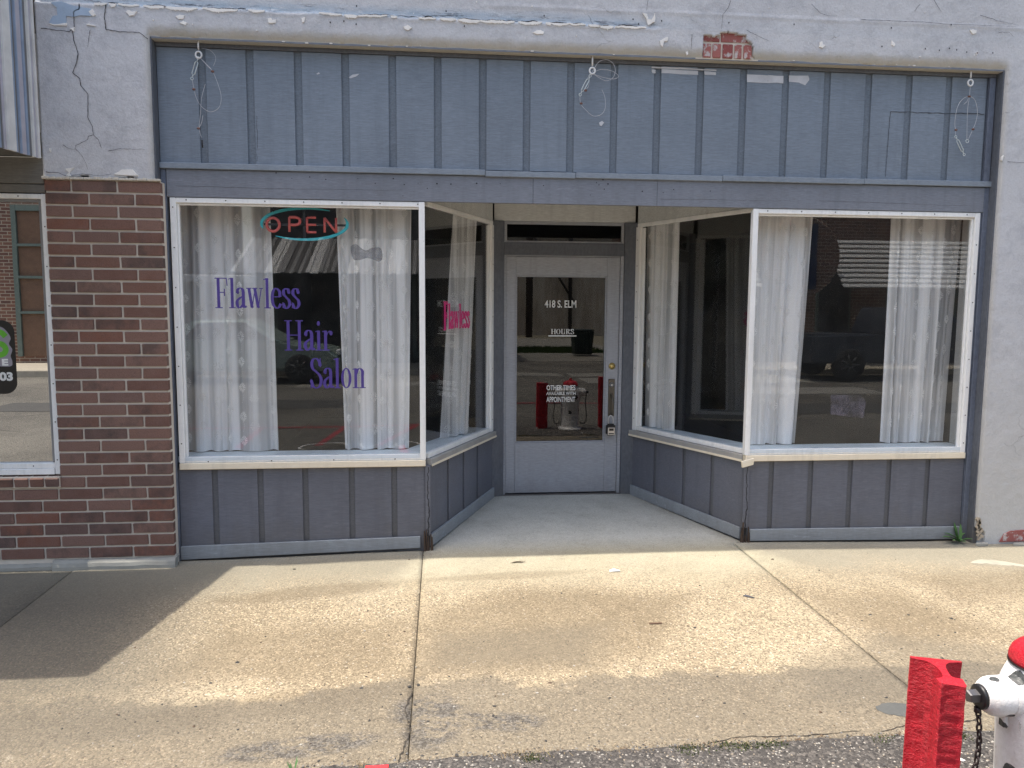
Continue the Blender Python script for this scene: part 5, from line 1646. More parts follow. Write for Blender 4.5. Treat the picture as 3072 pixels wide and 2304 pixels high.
ground_crack([(1.78, -2.235), (1.9, -2.20), (2.05, -2.21), (2.25, -2.18)], .006, 1)
ground_crack([(-.10, -1.75), (-.13, -1.9), (-.10, -2.05), (-.14, -2.26)], .005, 2)
ground_crack([(1.05, -2.25), (1.2, -2.22), (1.45, -2.235), (1.7, -2.22)], .004, 3)
for (px0, px1, py0, py1, cc_) in ((-7.5, -1.2, -9.4, -8.2, (.07, .068, .062)), (3.5, 9.5, -11.2, -9.9, (.26, .25, .22)), (5.0, 13, -8.3, -7.0, (.08, .078, .07)), (-3, 4.5, -12.6, -11.6, (.24, .23, .20)), (7.5, 14, -13.6, -12.3, (.30, .29, .25))):
    props(sheet('road_patch', px0, px1, py0, py1, 20, 4, lambda x, y: az(x, y) + .005, plain('patch_asphalt', cc_, .9)), kind='structure')
SC_ = plain('chalk_scuff', (.40, .375, .30), .9)
patchy('paint_scuff', [(3.55, -.36), (3.66, -.30), (3.80, -.36), (3.90, -.46), (3.80, -.44), (3.66, -.40)], SC_, '')

# ---- gravel, crumbs, moss and weeds
rnd = random.Random(11)
def pebbles(name, n, place, size, mats, label=None):
    bms = [MB() for _ in mats]
    for k in range(n):
        x, y, z = place()
        s = size() ; b = bms[rnd.randrange(len(mats))]
        a0 = rnd.uniform(0, 6.28); el = rnd.uniform(.6, 1.4)
        top = Vector((x + rnd.uniform(-.2, .2) * s, y + rnd.uniform(-.2, .2) * s, z + s * rnd.uniform(.45, .8)))
        ring = [Vector((x + math.cos(a0 + i * 1.2566) * s * rnd.uniform(.7, 1.1) * el, y + math.sin(a0 + i * 1.2566) * s * rnd.uniform(.7, 1.1), z + rnd.uniform(-.1, .25) * s)) for i in range(5)]
        tv = b.bm.verts.new(top); rv = [b.bm.verts.new(p) for p in ring]
        lo = [b.bm.verts.new(p + Vector((0, 0, -s * .5))) for p in ring]
        for i in range(5):
            b.bm.faces.new((tv, rv[i], rv[(i + 1) % 5])); b.bm.faces.new((rv[i], lo[i], lo[(i + 1) % 5], rv[(i + 1) % 5]))
    for b, m in zip(bms, mats):
        o = b.build(name, m); props(o, label=label, cat='gravel' if label else None, kind='stuff')


ST = [plain('stone_dark', (.05, .048, .046), .85), plain('stone_grey', (.17, .165, .155), .85), plain('stone_tan', (.30, .25, .19), .85), plain('stone_pale', (.36, .34, .30), .85)]
def pl1():
    x = rnd.uniform(-.6, 3.4); y = rnd.uniform(-3.0, KERBY - .005); return x, y, az(x, y) + .003
pebbles('gravel', 5200, pl1, lambda: rnd.uniform(.002, .0055), ST, 'loose gravel chips on the asphalt along the edge of the sidewalk')
def pl2():
    x = rnd.uniform(-1.6, 3.8); y = min(.0, KERBY + abs(rnd.gauss(0, .9))); return x, y, gz(x, y) + .001
pebbles('pavement_crumbs', 330, pl2, lambda: rnd.uniform(.0015, .0055) if rnd.random() < .8 else rnd.uniform(.005, .010), [ST[0], plain('crumb_brown', (.09, .06, .04), .8), ST[0]], 'dark crumbs and seed pods scattered over the sidewalk')
pebbles('pale_chips', 60, pl2, lambda: rnd.uniform(.003, .006), [ST[3]], 'small pale paint chips and pebbles scattered over the sidewalk')
def pl3():
    x = rnd.uniform(-.5, 3.3); y = KERBY + rnd.gauss(.005, .028); return x, y, gz(x, y) - .001
pebbles('edge_rubble', 1500, pl3, lambda: rnd.uniform(.002, .007), [ST[0], ST[1], plain('rubble_earth', (.12, .085, .055), .95)], 'broken crumbs and dirt in the joint between sidewalk and asphalt')

# a few bits of litter: paper scraps, twig, leaf
def scrap(x, y, pts, mat, name, label, lift=.003):
    mb = MB(); mb.prism([Vector((x + a, y + b, gz(x, y) + lift + cc)) for a, b, cc in pts], (0, 0, 0), (0, 0, .0015))
    return props(mb.build(name, mat), label=label, cat='litter')
PAPER = plain('paper', (.8, .8, .78), .7)
scrap(1.12, -.40, [(-.035, -.008, 0), (.03, -.015, .004), (.036, .006, .002), (.0, .018, .010), (-.03, .01, .004)], PAPER, 'paper_scrap', 'crumpled white paper scrap on the sunlit sidewalk in front of the door')
scrap(1.955, -2.43, [(-.015, .022, 0), (-.004, .026, 0), (.012, .0, .004), (.026, -.02, .002), (.012, -.026, .003), (-.004, -.008, 0)], PAPER, 'paper_scrap', 'white paper scrap on the asphalt left of the red post')
scrap(.53, -.20, [(-.05, -.008, 0), (-.01, .004, .006), (.02, -.004, .01), (.05, .008, .003), (.03, .016, 0), (-.02, .014, .003)], plain('dry_leaf', (.22, .18, .13), .8), 'dry_leaf', 'curled dry leaf on the sidewalk in front of the entrance')
scrap(1.16, -1.17, [(-.035, -.006, 0), (.035, -.006, 0), (.035, .008, 0), (-.035, .008, 0)], plain('bark', (.12, .07, .045), .85), 'bark_chip', 'small brown bark chip lying on the tan aggregate of the middle slab')
scrap(1.80, -.86, [(-.03, .01, 0), (-.01, .02, .004), (.0, .004, .004), (.03, -.02, 0), (.02, -.024, 0), (-.012, -.004, 0)], plain('dark_rag', (.07, .07, .08), .8), 'leaf_scrap', 'dark grey scrap beside the joint on the right of the middle slab')
# chalky scuff and the tar patch on the right slab
patchy('tar_patch', [(1.86, -2.06), (1.93, -2.03), (2.02, -2.05), (2.12, -2.10), (2.12, -2.15), (2.02, -2.16), (1.93, -2.14), (1.87, -2.11)], plain('tar_sealer', (.085, .088, .085), .85, bumps=(150, .9)), '')

MOSS = plain('moss', (.07, .095, .025), .95, bumps=(200, .9))
mb = MB()
for (cx_, n, wd) in ((1.15, 300, .13), (.96, 170, .06), (1.30, 160, .07), (2.06, 180, .05), (2.46, 260, .12), (.36, 140, .06), (1.75, 60, .05)):
    for k in range(n):
        x = cx_ + rnd.gauss(0, wd * .5); y = KERBY - .02 + rnd.gauss(0, .016); z = az(x, y) + .001
        s = rnd.uniform(.002, .005); a = rnd.uniform(0, 3.14)
        mb.poly([(x - s * math.cos(a), y - s * math.sin(a), z), (x + s * math.cos(a), y + s * math.sin(a), z), (x + rnd.uniform(-.003, .003), y + rnd.uniform(-.003, .003), z + s * 1.7)])
props(mb.build('moss', MOSS, None, recalc=False), label='green moss in the joint between sidewalk and asphalt', cat='moss', kind='stuff')
mb = MB()
for (cx_, n, wd) in ((.33, 120, .10), (1.05, 90, .15), (-.28, 40, .03), (1.98, 90, .05), (.7, 50, .15)):
    for k in range(n):
        x = cx_ + rnd.gauss(0, wd * .6); y = KERBY - .005 + rnd.gauss(0, .018); z = az(x, y)
        a = rnd.uniform(0, 6.28); L = rnd.uniform(.012, .045); lean = rnd.uniform(.3, 1.0)
        tip = (x + math.cos(a) * L * lean, y + math.sin(a) * L * lean, z + L * (1.05 - lean) + .004)
        mb.poly([(x - .001, y, z), (x + .001, y + .0006, z), tip])
props(mb.build('dry_grass', plain('straw', (.34, .25, .13), .8), None, recalc=False), label='wisps of dry straw in the joint between sidewalk and asphalt', cat='dry grass', kind='stuff')


def blade(mb, p, a, L, wd, bend=.6, seg=6, flare=1.0):
    p = Vector(p); d = Vector((math.cos(a), math.sin(a), 0)); sd_ = Vector((-d.y, d.x, 0))
    prev = None
    for k in range(seg + 1):
        t = k / seg
        q = p + d * (L * bend * t) + Vector((0, 0, L * (1 - bend * .6) * (t - .55 * bend * t * t)))
        ww = wd * (math.sin(math.pi * min(.98, t * .85 + .1)) ** flare)
        cur = (mb.bm.verts.new(q - sd_ * ww + Vector((0, 0, ww * .4))), mb.bm.verts.new(q), mb.bm.verts.new(q + sd_ * ww + Vector((0, 0, ww * .4))))
        if prev:
            for i in (0, 1):
                f = mb.bm.faces.new((prev[i], prev[i + 1], cur[i + 1], cur[i])); f.smooth = True
        prev = cur


LEAF = plain('weed_leaf', (.07, .16, .045), .55)
wd_ = thing('weed', (3.74, .06, -.088), 'green leafy weed growing at the right foot of the bulkhead', 'weed')
for (a, L, w2, be) in ((3.3, .15, .016, .85), (2.9, .14, .018, .7), (2.3, .12, .013, .3), (1.7, .15, .011, .25), (3.8, .10, .016, .9), (5.6, .10, .013, .8), (.2, .11, .012, .6), (4.7, .07, .012, .9), (1.3, .13, .010, .15)):
    mb = MB(); blade(mb, (3.75 + rnd.uniform(-.015, .015), .045 + rnd.uniform(-.01, .01), -.09), a, L * 1.15, w2 * 1.1, be); mb.build('leaf', LEAF, wd_, recalc=False)
wd_ = thing('weed', (-.51, -2.33, -.13), 'tuft of fresh grass at the bottom edge left of the red painted stripe', 'weed')
for k in range(7):
    mb = MB(); blade(mb, (-.515 + rnd.uniform(-.01, .01), -2.30 + rnd.uniform(-.01, .01), -.125), rnd.uniform(0, 6.28), rnd.uniform(.05, .09), .0028, .4); mb.build('leaf', LEAF, wd_, recalc=False)
mb = MB()
for k in range(12):
    a = k * .52; r1 = rnd.uniform(.8, 1.1)
mb.prism([Vector((3.87 + .05 * math.cos(a) * rnd.uniform(.8, 1.1), -.03 + .02 * math.sin(a), -.1)) for a in [k * .7 for k in range(9)]], (0, 0, 0), (0, 0, .02), .003)
mb.prism([Vector((4.15 + .06 * math.cos(a) * rnd.uniform(.8, 1.1), -.045 + .022 * math.sin(a), -.105)) for a in [k * .7 for k in range(9)]], (0, 0, 0), (0, 0, .02), .003)
props(mb.build('broken_plaster', FOOT), label='broken plaster lumps at the foot of the right pier', cat='rubble', kind='stuff')

# ==================================================================== RED RAIL POSTS
def m_redpaint():
    g = NG('red_paint')
    cc = g.mix(g.ramp(g.noise(7, 6, .6), .3, .7), (.44, .008, .020), (.58, .012, .030))
    cc = g.mix(g.ramp(g.noise(30, 9, .85), .64, .68, 0, .7), cc, (.50, .36, .34))
    cc = g.mix(g.ramp(g.noise(6, 8, .8, g.vec((2, 2, .5), loc=(2, 2, 9))), .50, .72, 0, .45), cc, (.26, .05, .05))
    cc = g.mix(g.ramp(g.noise(18, 8, .75, g.vec(loc=(4, 4, 4))), .60, .68, 0, .5), cc, (.16, .012, .02))
    h = g.math('ADD', g.noise(70, 5, .7, g.vec((1, 1, 1.6))), g.math('MULTIPLY', g.noise(24, 4, .6), .8))
    g.bump(h, 1.0, .012)
    return g.done(cc, .45, spec=.35)


REDP = m_redpaint()
def rail_profile():
    hB, H, hd, web = .071, .162, .035, .010
    P = [(-hB, 0), (hB, 0), (hB, .009), (.055, .014), (.030, .024), (.017, .040), (.011, .060), (web * .9, .085), (.011, .108), (.018, .119), (hd, .126), (hd, .155), (.031, .164), (.018, H)]
    return P + [(-x, y) for x, y in reversed(P[2:])] [0:]


def rail_post(px, py, rot, top, tilt, label):
    t = thing('rail_post', (px, py, az(px, py)), label, 'post', 'red painted rail posts guarding the hydrant')
    P = rail_profile(); P = [P[0]] + P[1:]
    V = []; F = []; zb_ = az(px, py) - .05
    n = len(P); levels = 150
    ca, sa = math.cos(rot), math.sin(rot)
    hB_ = .071
    for L in range(levels + 1):
        tt = L / levels; z = zb_ + (top - zb_) * tt
        for k, (a, b) in enumerate(P):
            b = b - .083
            rg = .0014 * noise.noise((k * .9, z * 17, 1)) + .0024 * noise.noise((k * 1.7, z * 48, 7)) * (1 if abs(a) < hB_ * .6 and b < .11 else .12)
            a2, b2 = a * (1 + rg * 14), b + rg
            x = px + a2 * ca - b2 * sa + tilt[0] * (z - zb_); y = py + a2 * sa + b2 * ca + tilt[1] * (z - zb_)
            zz = z + (.006 * noise.noise((a * 30, b * 30, 2)) - .10 * (b) * .25 if L == levels else 0)
            V.append((x, y, zz))
    for L in range(levels):
        for k in range(n): F.append((L * n + k, L * n + (k + 1) % n, (L + 1) * n + (k + 1) % n, (L + 1) * n + k))
    F.append(tuple(range(n))[::-1]); F.append(tuple(levels * n + k for k in range(n)))
    me = bpy.data.meshes.new('steel_rail'); me.from_pydata(V, [], F); me.update()
    bm = bmesh.new(); bm.from_mesh(me); bmesh.ops.recalc_face_normals(bm, faces=bm.faces); bm.to_mesh(me); bm.free()
    link('steel_rail', me, REDP, t)
    mb = MB(); mb.lathe([(.13, -.02), (.125, .004), (.10, .012), (.02, .014)], (px, py, az(px, py)), 'Z', 20)
    mb.build('base_collar', plain('post_footing', (.14, .13, .12), .9, bumps=(60, .8)), t)
    return t


# base flange away from the street, head towards it
RP = R(162)
rail_post(1.477, -2.979, RP, .515, (.010, .0), 'red painted railway rail post left of the fire hydrant')
rail_post(2.36, -2.95, R(168), .60, (-.015, .01), 'red painted railway rail post right of the fire hydrant')

# ==================================================================== FIRE HYDRANT
hx, hy = 1.885, -2.90
hz = az(hx, hy)
hyd = thing('fire_hydrant', (hx, hy, hz), 'white fire hydrant with black spots, red bonnet and hose cap chain', 'fire hydrant')
g = NG('spotted_white_paint')
spots = [(188, .112, .445, .026), (179, .15, .292, .022), (192, .14, .150, .032), (225, .14, .315, .030), (250, .14, .12, .034), (268, .125, .40, .030), (300, .14, .22, .034), (335, .14, .40, .028), (20, .14, .15, .034), (60, .14, .33, .03), (100, .14, .12, .03), (130, .14, .40, .03), (215, .14, .04, .03), (280, .14, -.02, .03)]
pts = [(hx + r * math.cos(R(a)), hy + r * math.sin(R(a)), z, s) for a, r, z, s in spots]
pts += [(1.705, -2.905, .437, .015), (1.735, -2.935, .345, .016), (2.05, -2.93, .36, .016), (2.07, -2.9, .43, .015)]
mn = None
for (x, y, z, s) in pts:
    vm = g.n('ShaderNodeVectorMath', operation='DISTANCE'); g.l(g.pos, vm.inputs[0]); vm.inputs[1].default_value = (x, y, z)
    d = g.math('SUBTRACT', vm.outputs['Value'], s)
    mn = d if mn is None else g.math('MINIMUM', mn, d)
mn = g.math('ADD', mn, g.ramp(g.noise(28, 5, .7), 0, 1, -.009, .009))
wp = g.mix(g.ramp(g.noise(9, 8, .75), .47, .68, 0, .45), (.80, .80, .79), (.50, .48, .45))
wp = g.mix(g.ramp(g.noise(22, 9, .85, g.vec((1, 1, .5))), .60, .66, 0, .8), wp, (.22, .17, .13))
wp = g.mix(g.ramp(mn, -.0006, .0006, 1, 0), wp, g.mix(g.ramp(g.noise(60, 6, .8), .55, .62, 0, .5), (.05, .055, .055), (.3, .3, .3)))
g.bump(g.math('ADD', g.noise(90, 5, .7), g.noise(15, 4)), .6, .004)
SPOT = g.done(wp, .38)
zc_ = .388
mb = MB()
mb.lathe([(.150, hz - .02), (.165, hz), (.165, hz + .022), (.128, hz + .03), (.120, hz + .05), (.124, .10), (.127, .22), (.131, .30), (.134, .315), (.134, .34), (.130, .39), (.124, .42), (.115, .445), (.107, .465), (.102, .476), (.10, .480)], (hx, hy, 0), 'Z', 48)
mb.build('barrel', SPOT, hyd)
mb = MB()
mb.lathe([(.096, .4815), (.106, .483), (.107, .494), (.105, .506), (.099, .522), (.084, .538), (.055, .550), (.030, .554)], (hx, hy, 0), 'Z', 48)
bon = mb.build('bonnet', REDP, hyd)
mb = MB(); mb.lathe([(.030, .552), (.030, .562), (.018, .563), (.016, .59)], (hx, hy, 0), 'Z', 5, False); mb.build('operating_nut', REDP, bon)
mb = MB(); mb.lathe([(.1085, .4775), (.1085, .4835)], (hx, hy, 0), 'Z', 48); mb.build('gasket', BLK, hyd)
for (dx, ax) in ((-1, '-X'), (1, 'X')):
    mb = MB()
    mb.lathe([(.075, .09), (.066, .115), (.0615, .125), (.0605, .140)], (hx, hy, zc_), ax, 40)
    nz = mb.build('nozzle', SPOT, hyd)
    mb = MB()
    mb.lathe([(.0600, .1405), (.0595, .142), (.0595, .175), (.057, .190), (.050, .203), (.043, .208), (.041, .216), (.0385, .217)], (hx, hy, zc_), ax, 40)
    cp_ = mb.build('hose_cap', SPOT, hyd)
    mb = MB(); mb.lathe([(.0375, .2172), (.0375, .226), (.031, .230), (.018, .231)], (hx, hy, zc_), ax, 32); mb.build('cap_ring', BLK, cp_)
    mb = MB(); mb.lathe([(.0205, .2312), (.0195, .258), (.016, .262)], (hx, hy, zc_ + .002), ax, 5, False); mb.build('cap_nut', plain('worn_steel', (.13, .125, .13), .4, .6), cp_)
    # bracket under the nozzle where the chain once ran
    mb = MB(); mb.box(hx + dx * .118 - .028, hx + dx * .118 + .028, hy - .012, hy + .012, zc_ - .10, zc_ - .055, .004); mb.build('bracket', SPOT, hyd)
    # chain
    CH_M = plain('rusty_chain', (.055, .040, .040), .55, .5)
    cpth = catmull([(hx + dx * .226, hy, zc_ - .030), (hx + dx * .222, hy - .006, .30), (hx + dx * .218, hy - .006, .22), (hx + dx * .228, hy - .004, .13), (hx + dx * .235, hy - .002, .05), (hx + dx * .22, hy, -.03), (hx + dx * .18, hy, -.055), (hx + dx * .135, hy, -.03)], 24)
    acc = 0; pv = cpth[0]; k = 0
    mb0 = MB()
    for p in cpth[1:]:
        acc += (p - pv).length
        if acc >= .0205:
            d = (p - pv).normalized(); side = d.cross(Vector((0, 1, 0))).normalized() if k % 2 == 0 else Vector((0, 1, 0)).cross(d).cross(d).normalized()
            mb = MB()
            L_, W_ = .0145, .0075
            mb.tube([p + d * (L_ * math.cos(q * math.pi / 5) * 1.0) + side * (W_ * math.sin(q * math.pi / 5)) for q in range(10)], .0033, 6, True)
            mb.build('chain_link', CH_M, hyd)
            acc = 0; k += 1
        pv = p
    mb0.tube([(hx + dx * .226, hy, zc_ - .034), (hx + dx * .226, hy, zc_ - .05)], .010, 8); mb0.build('chain_loop', CH_M, hyd)

# ==================================================================== ACROSS THE STREET (seen in the glass)
far = MB()
far.box(-30, 1.8, -17.0, -14.5, -.35, -.03, .02); far.box(6.2, 30, -16.9, -14.4, -.35, -.03, .02)
props(far.build('far_sidewalk', plain('far_concrete', (.42, .38, .30), .85)), kind='structure')
props(sheet('side_road', 1.5, 7.5, -33.5, -17.15, 6, 10, lambda x, y: -.19 + .004 * (-17 - y), plain('worn_road', (.22, .21, .18), .9)), kind='structure')
props(sheet('far_lot', -30, 40, -60, -17.1, 10, 10, lambda x, y: -.24, plain('far_lot_gravel', (.20, .18, .13), .9)), kind='structure')
g = NG('far_brick')
bt = g.n('ShaderNodeTexBrick')
bt.inputs['Color1'].default_value = (.22, .105, .07, 1); bt.inputs['Color2'].default_value = (.12, .06, .048, 1); bt.inputs['Mortar'].default_value = (.36, .31, .25, 1)
bt.inputs['Scale'].default_value = 1; bt.inputs['Brick Width'].default_value = .27; bt.inputs['Row Height'].default_value = .092; bt.inputs['Mortar Size'].default_value = .011
cmb = g.n('ShaderNodeCombineXYZ'); sp = g.sep(); g.l(g.math('ADD', sp[0], sp[1]), cmb.inputs[0]); g.l(sp[2], cmb.inputs[1]); g.l(cmb.outputs[0], bt.inputs['Vector'])
g.bump(bt.outputs['Fac'], .3, .004)
FBR = g.done(bt.outputs['Color'], .85)
FDARK = plain('dark_opening', (.02, .02, .024), .3)
FTRIM = plain('far_trim', (.13, .17, .15), .6)

# shop with the corrugated awning
b1 = thing('awning_shop', (-1.7, -17, -.1), 'low dark shop across the street with a corrugated metal awning', 'building')
mb = MB(); mb.box(-4.95, 1.5, -28, -16.7, -.3, 5.6); mb.build('wall', plain('dark_wall', (.06, .055, .055), .8), b1)
for (x0, x1) in ((-4.4, -2.2), (-1.9, -.9), (-.6, 1.2)):
    mb = MB(); mb.box(x0, x1, -16.7, -16.62, .1, 2.6, .02); f_ = mb.build('window', FTRIM, b1)
    mb = MB(); mb.box(x0 + .1, x1 - .1, -16.62, -16.6, .3, 2.5); mb.build('pane', FDARK, f_)
SHEET = [plain('zinc_sheet', (.50, .50, .49), .5), plain('zinc_half_shade', (.20, .20, .20), .5), plain('zinc_shade', (.06, .06, .06), .5)]  # light and shade of the ribs painted as alternating sheet tones
for k in range(64):
    x = -4.95 + k * .1
    mb = MB(); u_ = .025 if k % 3 == 0 else 0
    mb.hull8([Vector((x, -16.68, 3.38 + u_)), Vector((x + .097, -16.68, 3.38 + u_)), Vector((x + .097, -14.3, 2.35 + u_)), Vector((x, -14.3, 2.35 + u_)), Vector((x, -16.68, 3.40 + u_)), Vector((x + .097, -16.68, 3.40 + u_)), Vector((x + .097, -14.3, 2.37 + u_)), Vector((x, -14.3, 2.37 + u_))])
    mb.build('awning_sheet', SHEET[(0, 2, 1, 0, 1, 2, 0, 1, 1, 2)[(k * 7) % 10]], b1)
# low building with a gap of sky on its left
b0 = thing('low_brick_shed', (-6.4, -17, -.1), 'low pale shed between the two far brick buildings', 'building')
mb = MB(); mb.box(-7.6, -5.0, -24, -17, -.3, 2.2); mb.build('wall', plain('pale_wall', (.28, .28, .27), .8), b0)
mb = MB(); mb.box(-7.7, -4.97, -24, -16.8, 2.2, 2.4, .02); mb.build('roof', plain('white_fascia', (.6, .6, .6), .6), b0)
# tall brick building reflected in the neighbour's mirror window
b3 = thing('tall_brick_building', (-11.5, -17, -.1), 'tall dark brick building across the street with a bricked up green framed opening', 'building')
mb = MB(); mb.box(-11.8, -7.65, -27, -17, -.3, 8.5); mb.build('wall', FBR, b3)
mb = MB()
for a, b, cc, d in ((-11.2, -11.08, .15, 4.2), (-9.6, -9.47, .15, 4.2), (-11.075, -9.605, 4.05, 4.2), (-11.075, -9.605, 3.1, 3.17), (-11.075, -9.605, 2.25, 2.32), (-11.075, -9.605, 1.3, 1.37)): mb.box(a, b, -16.998, -16.9, cc, d)
fr_ = mb.build('window_frame', FTRIM, b3)
mb = MB(); mb.box(-11.07, -9.61, -16.998, -16.96, .15, 4.04); mb.build('brick_infill', plain('tan_infill', (.17, .10, .065), .85), fr_)
# right brick building with slatted awning and round sign
b2 = thing('slatted_awning_shop', (10.5, -17, -.1), 'brick shop across the street with brick piers and a white slatted awning', 'building')
mb = MB(); mb.box(6.4, 18, -20, -16.8, -.3, 6.2); mb.build('wall', FBR, b2)
for k in range(5):
    x0 = 6.9 + k * 2.2
    mb = MB(); mb.box(x0, x0 + 1.1, -16.8, -16.74, .0, 2.9, .02); f_ = mb.build('window', FTRIM, b2)
    mb = MB(); mb.box(x0 + .08, x0 + 1.02, -16.74, -16.72, .1, 2.8); mb.build('pane', FDARK, f_)
SLAT = plain('white_slat', (.52, .52, .51), .5)
for k in range(10):
    z = 2.15 + k * .145; y = -15.2 - k * .13
    for (x0, x1) in ((6.4, 8.95), (11.3, 18)):
        mb = MB(); mb.hull8([Vector((x0, y, z)), Vector((x1, y, z)), Vector((x1, y - .12, z + .09)), Vector((x0, y - .12, z + .09)), Vector((x0, y + .02, z + .03)), Vector((x1, y + .02, z + .03)), Vector((x1, y - .10, z + .115)), Vector((x0, y - .10, z + .115))]); mb.build('awning_slat', SLAT, b2)
rs = thing('round_sign', (10.1, -15.4, 2), 'large round sign with dark blue bars on a brown ground across the street', 'sign')
mb = MB(); mb.lathe([(1.12, 0), (1.12, .05), (1.08, .06)], (10.15, -15.5, 3.0), 'Y', 48); mb.build('disc', FBR, rs)
NAVY = plain('navy', (.02, .035, .09), .5)
mb = MB()
for q in (((9.7, 2.1), (9.95, 2.1), (9.95, 3.9), (9.7, 3.9)), ((10.35, 2.1), (10.6, 2.1), (10.6, 3.9), (10.35, 3.9)), ((9.95, 3.1), (10.35, 2.5), (10.35, 2.75), (9.95, 3.35))): mb.prism([Vector((a, -15.438, b)) for a, b in q], (0, 0, 0), (0, .01, 0))
mb.build('sign_bar', NAVY, rs)
# far stucco wall closing the side street
b4 = thing('stucco_warehouse', (8, -41, -.2), 'rust streaked tan stucco warehouse wall at the end of the side street', 'building')
g = NG('streaked_stucco')
cc = g.mix(g.ramp(g.noise(.5, 8, .75, g.vec((3, 1, .5))), .4, .65), (.62, .56, .45), (.36, .28, .21))
BST = g.done(cc, .9)
mb = MB(); mb.box(-6, 26, -52, -41, -.3, 1.9); mb.box(-6, 26, -52, -41.06, 1.9, 9.5); mb.build('wall', BST, b4)
mb = MB(); mb.tube([(8.6, -40.9, -.2), (8.6, -40.9, 8)], .12, 10); mb.tube([(5.9, -40.9, 6.5), (8.9, -40.9, 1.8)], .07, 8); mb.build('drain_pipe', FDARK, b4)
po = thing('utility_pole', (5.5, -36, -.2), 'dark wooden utility pole beside the tan warehouse wall', 'utility pole')
mb = MB(); mb.tube([(5.5, -37, -.2), (5.5, -37, 9)], .20, 12); mb.build('pole', plain('creosote_wood', (.05, .04, .035), .9), po)
du = thing('dumpster', (5.1, -19.6, -.2), 'dark green ribbed steel dumpster at the corner of the side street', 'dumpster')
DG = plain('dumpster_green', (.02, .035, .03), .5)
mb = MB(); mb.hull8([Vector(p) for p in ((5.0, -20.1, -.12), (5.62, -20.1, -.12), (5.62, -19.5, -.12), (5.0, -19.5, -.12), (4.96, -20.2, .72), (5.68, -20.2, .72), (5.68, -19.42, .72), (4.96, -19.42, .72))], .01); mb.build('body', DG, du)
for k in range(5):
    mb = MB(); mb.box(5.03 + k * .13, 5.07 + k * .13, -19.46, -19.38, -.08, .68, .01); mb.build('rib', DG, du)
mb = MB(); mb.box(4.94, 5.31, -20.22, -19.4, .73, .78, .02); mb.box(5.33, 5.70, -20.22, -19.4, .73, .78, .02); mb.build('lid', DG, du)
mb = MB()
for k in range(2500):
    x = rnd.uniform(3.0, 6.6); y = rnd.uniform(-24.5, -21.2); mb.poly([(x - .03, y, -.2), (x + .03, y + .01, -.2), (x + rnd.uniform(-.04, .04), y + .02, -.2 + rnd.uniform(.06, .2))])
props(mb.build('grass', plain('grass', (.07, .12, .03), .9), None, recalc=False), label='strip of green grass behind the dumpster', cat='grass', kind='stuff')
# tree at the far left
tr = thing('street_tree', (-13.9, -20, -.2), 'green leafy tree left of the tall brick building across the street', 'tree')
mb = MB(); mb.tube([(-13.9, -20, -.3), (-13.8, -20, .9), (-14.0, -20.1, 2), (-13.7, -20, 3)], [.2, .16, .13, .06], 10)
for a in range(6):
    mb.tube([(-13.9, -20, 1.4 + a * .2), (-13.9 + 1.0 * math.cos(a * 1.1), -20 + 1.0 * math.sin(a * 1.1), 2.2 + a * .3)], [.06, .02], 6)
mb.build('trunk', plain('bark_brown', (.09, .07, .05), .9), tr)
mb = MB()
for k in range(5000):
    c0 = Vector((rnd.gauss(0, .9), rnd.gauss(0, .9), rnd.gauss(0, 1.1))); 
    if noise.noise(c0 * .9) < -.1: continue
    p = Vector((-13.8, -20, 2.4)) + c0; a, b = Vector((rnd.uniform(-1, 1), rnd.uniform(-1, 1), rnd.uniform(-1, 1))).normalized() * .09, Vector((rnd.uniform(-1, 1), rnd.uniform(-1, 1), rnd.uniform(-1, 1))).normalized() * .06
    mb.poly([p - a, p - b, p + a, p + b])
mb.build('crown', plain('tree_leaf', (.06, .12, .03), .7), tr, recalc=False)

# vehicles
TYRE = plain('tyre_rubber', (.015, .015, .016), .8); RIM = plain('alloy_rim', (.10, .10, .10), .5, .5); CGL = plain('dark_car_glass', (.01, .012, .014), .05)
HL = plain('headlight_lens', (.7, .7, .7), .1)


def wheel(parent, x, y, z, r, wdt, sgn):
    mb = MB(); mb.lathe([(r * .68, -wdt / 2), (r * .96, -wdt / 2), (r, -wdt * .35), (r, wdt * .35), (r * .96, wdt / 2), (r * .68, wdt / 2)], (x, y, z), 'Y', 32); w1 = mb.build('wheel', TYRE, parent)
    mb = MB(); mb.lathe([(r * .66, 0), (r * .66, .02), (r * .58, .0), (r * .2, .0), (r * .16, .02), (.01, .02)], (x, y + sgn * (wdt / 2 - .03), z), 'Y' if sgn > 0 else '-Y', 24)
    for k in range(7):
        a = k * 2 * math.pi / 7
        mb.tube([(x + r * .14 * math.cos(a), y + sgn * (wdt / 2 + .0), z + r * .14 * math.sin(a)), (x + r * .62 * math.cos(a), y + sgn * (wdt / 2 + .0), z + r * .62 * math.sin(a))], [.03, .02], 6)
    mb.build('rim', RIM, w1)


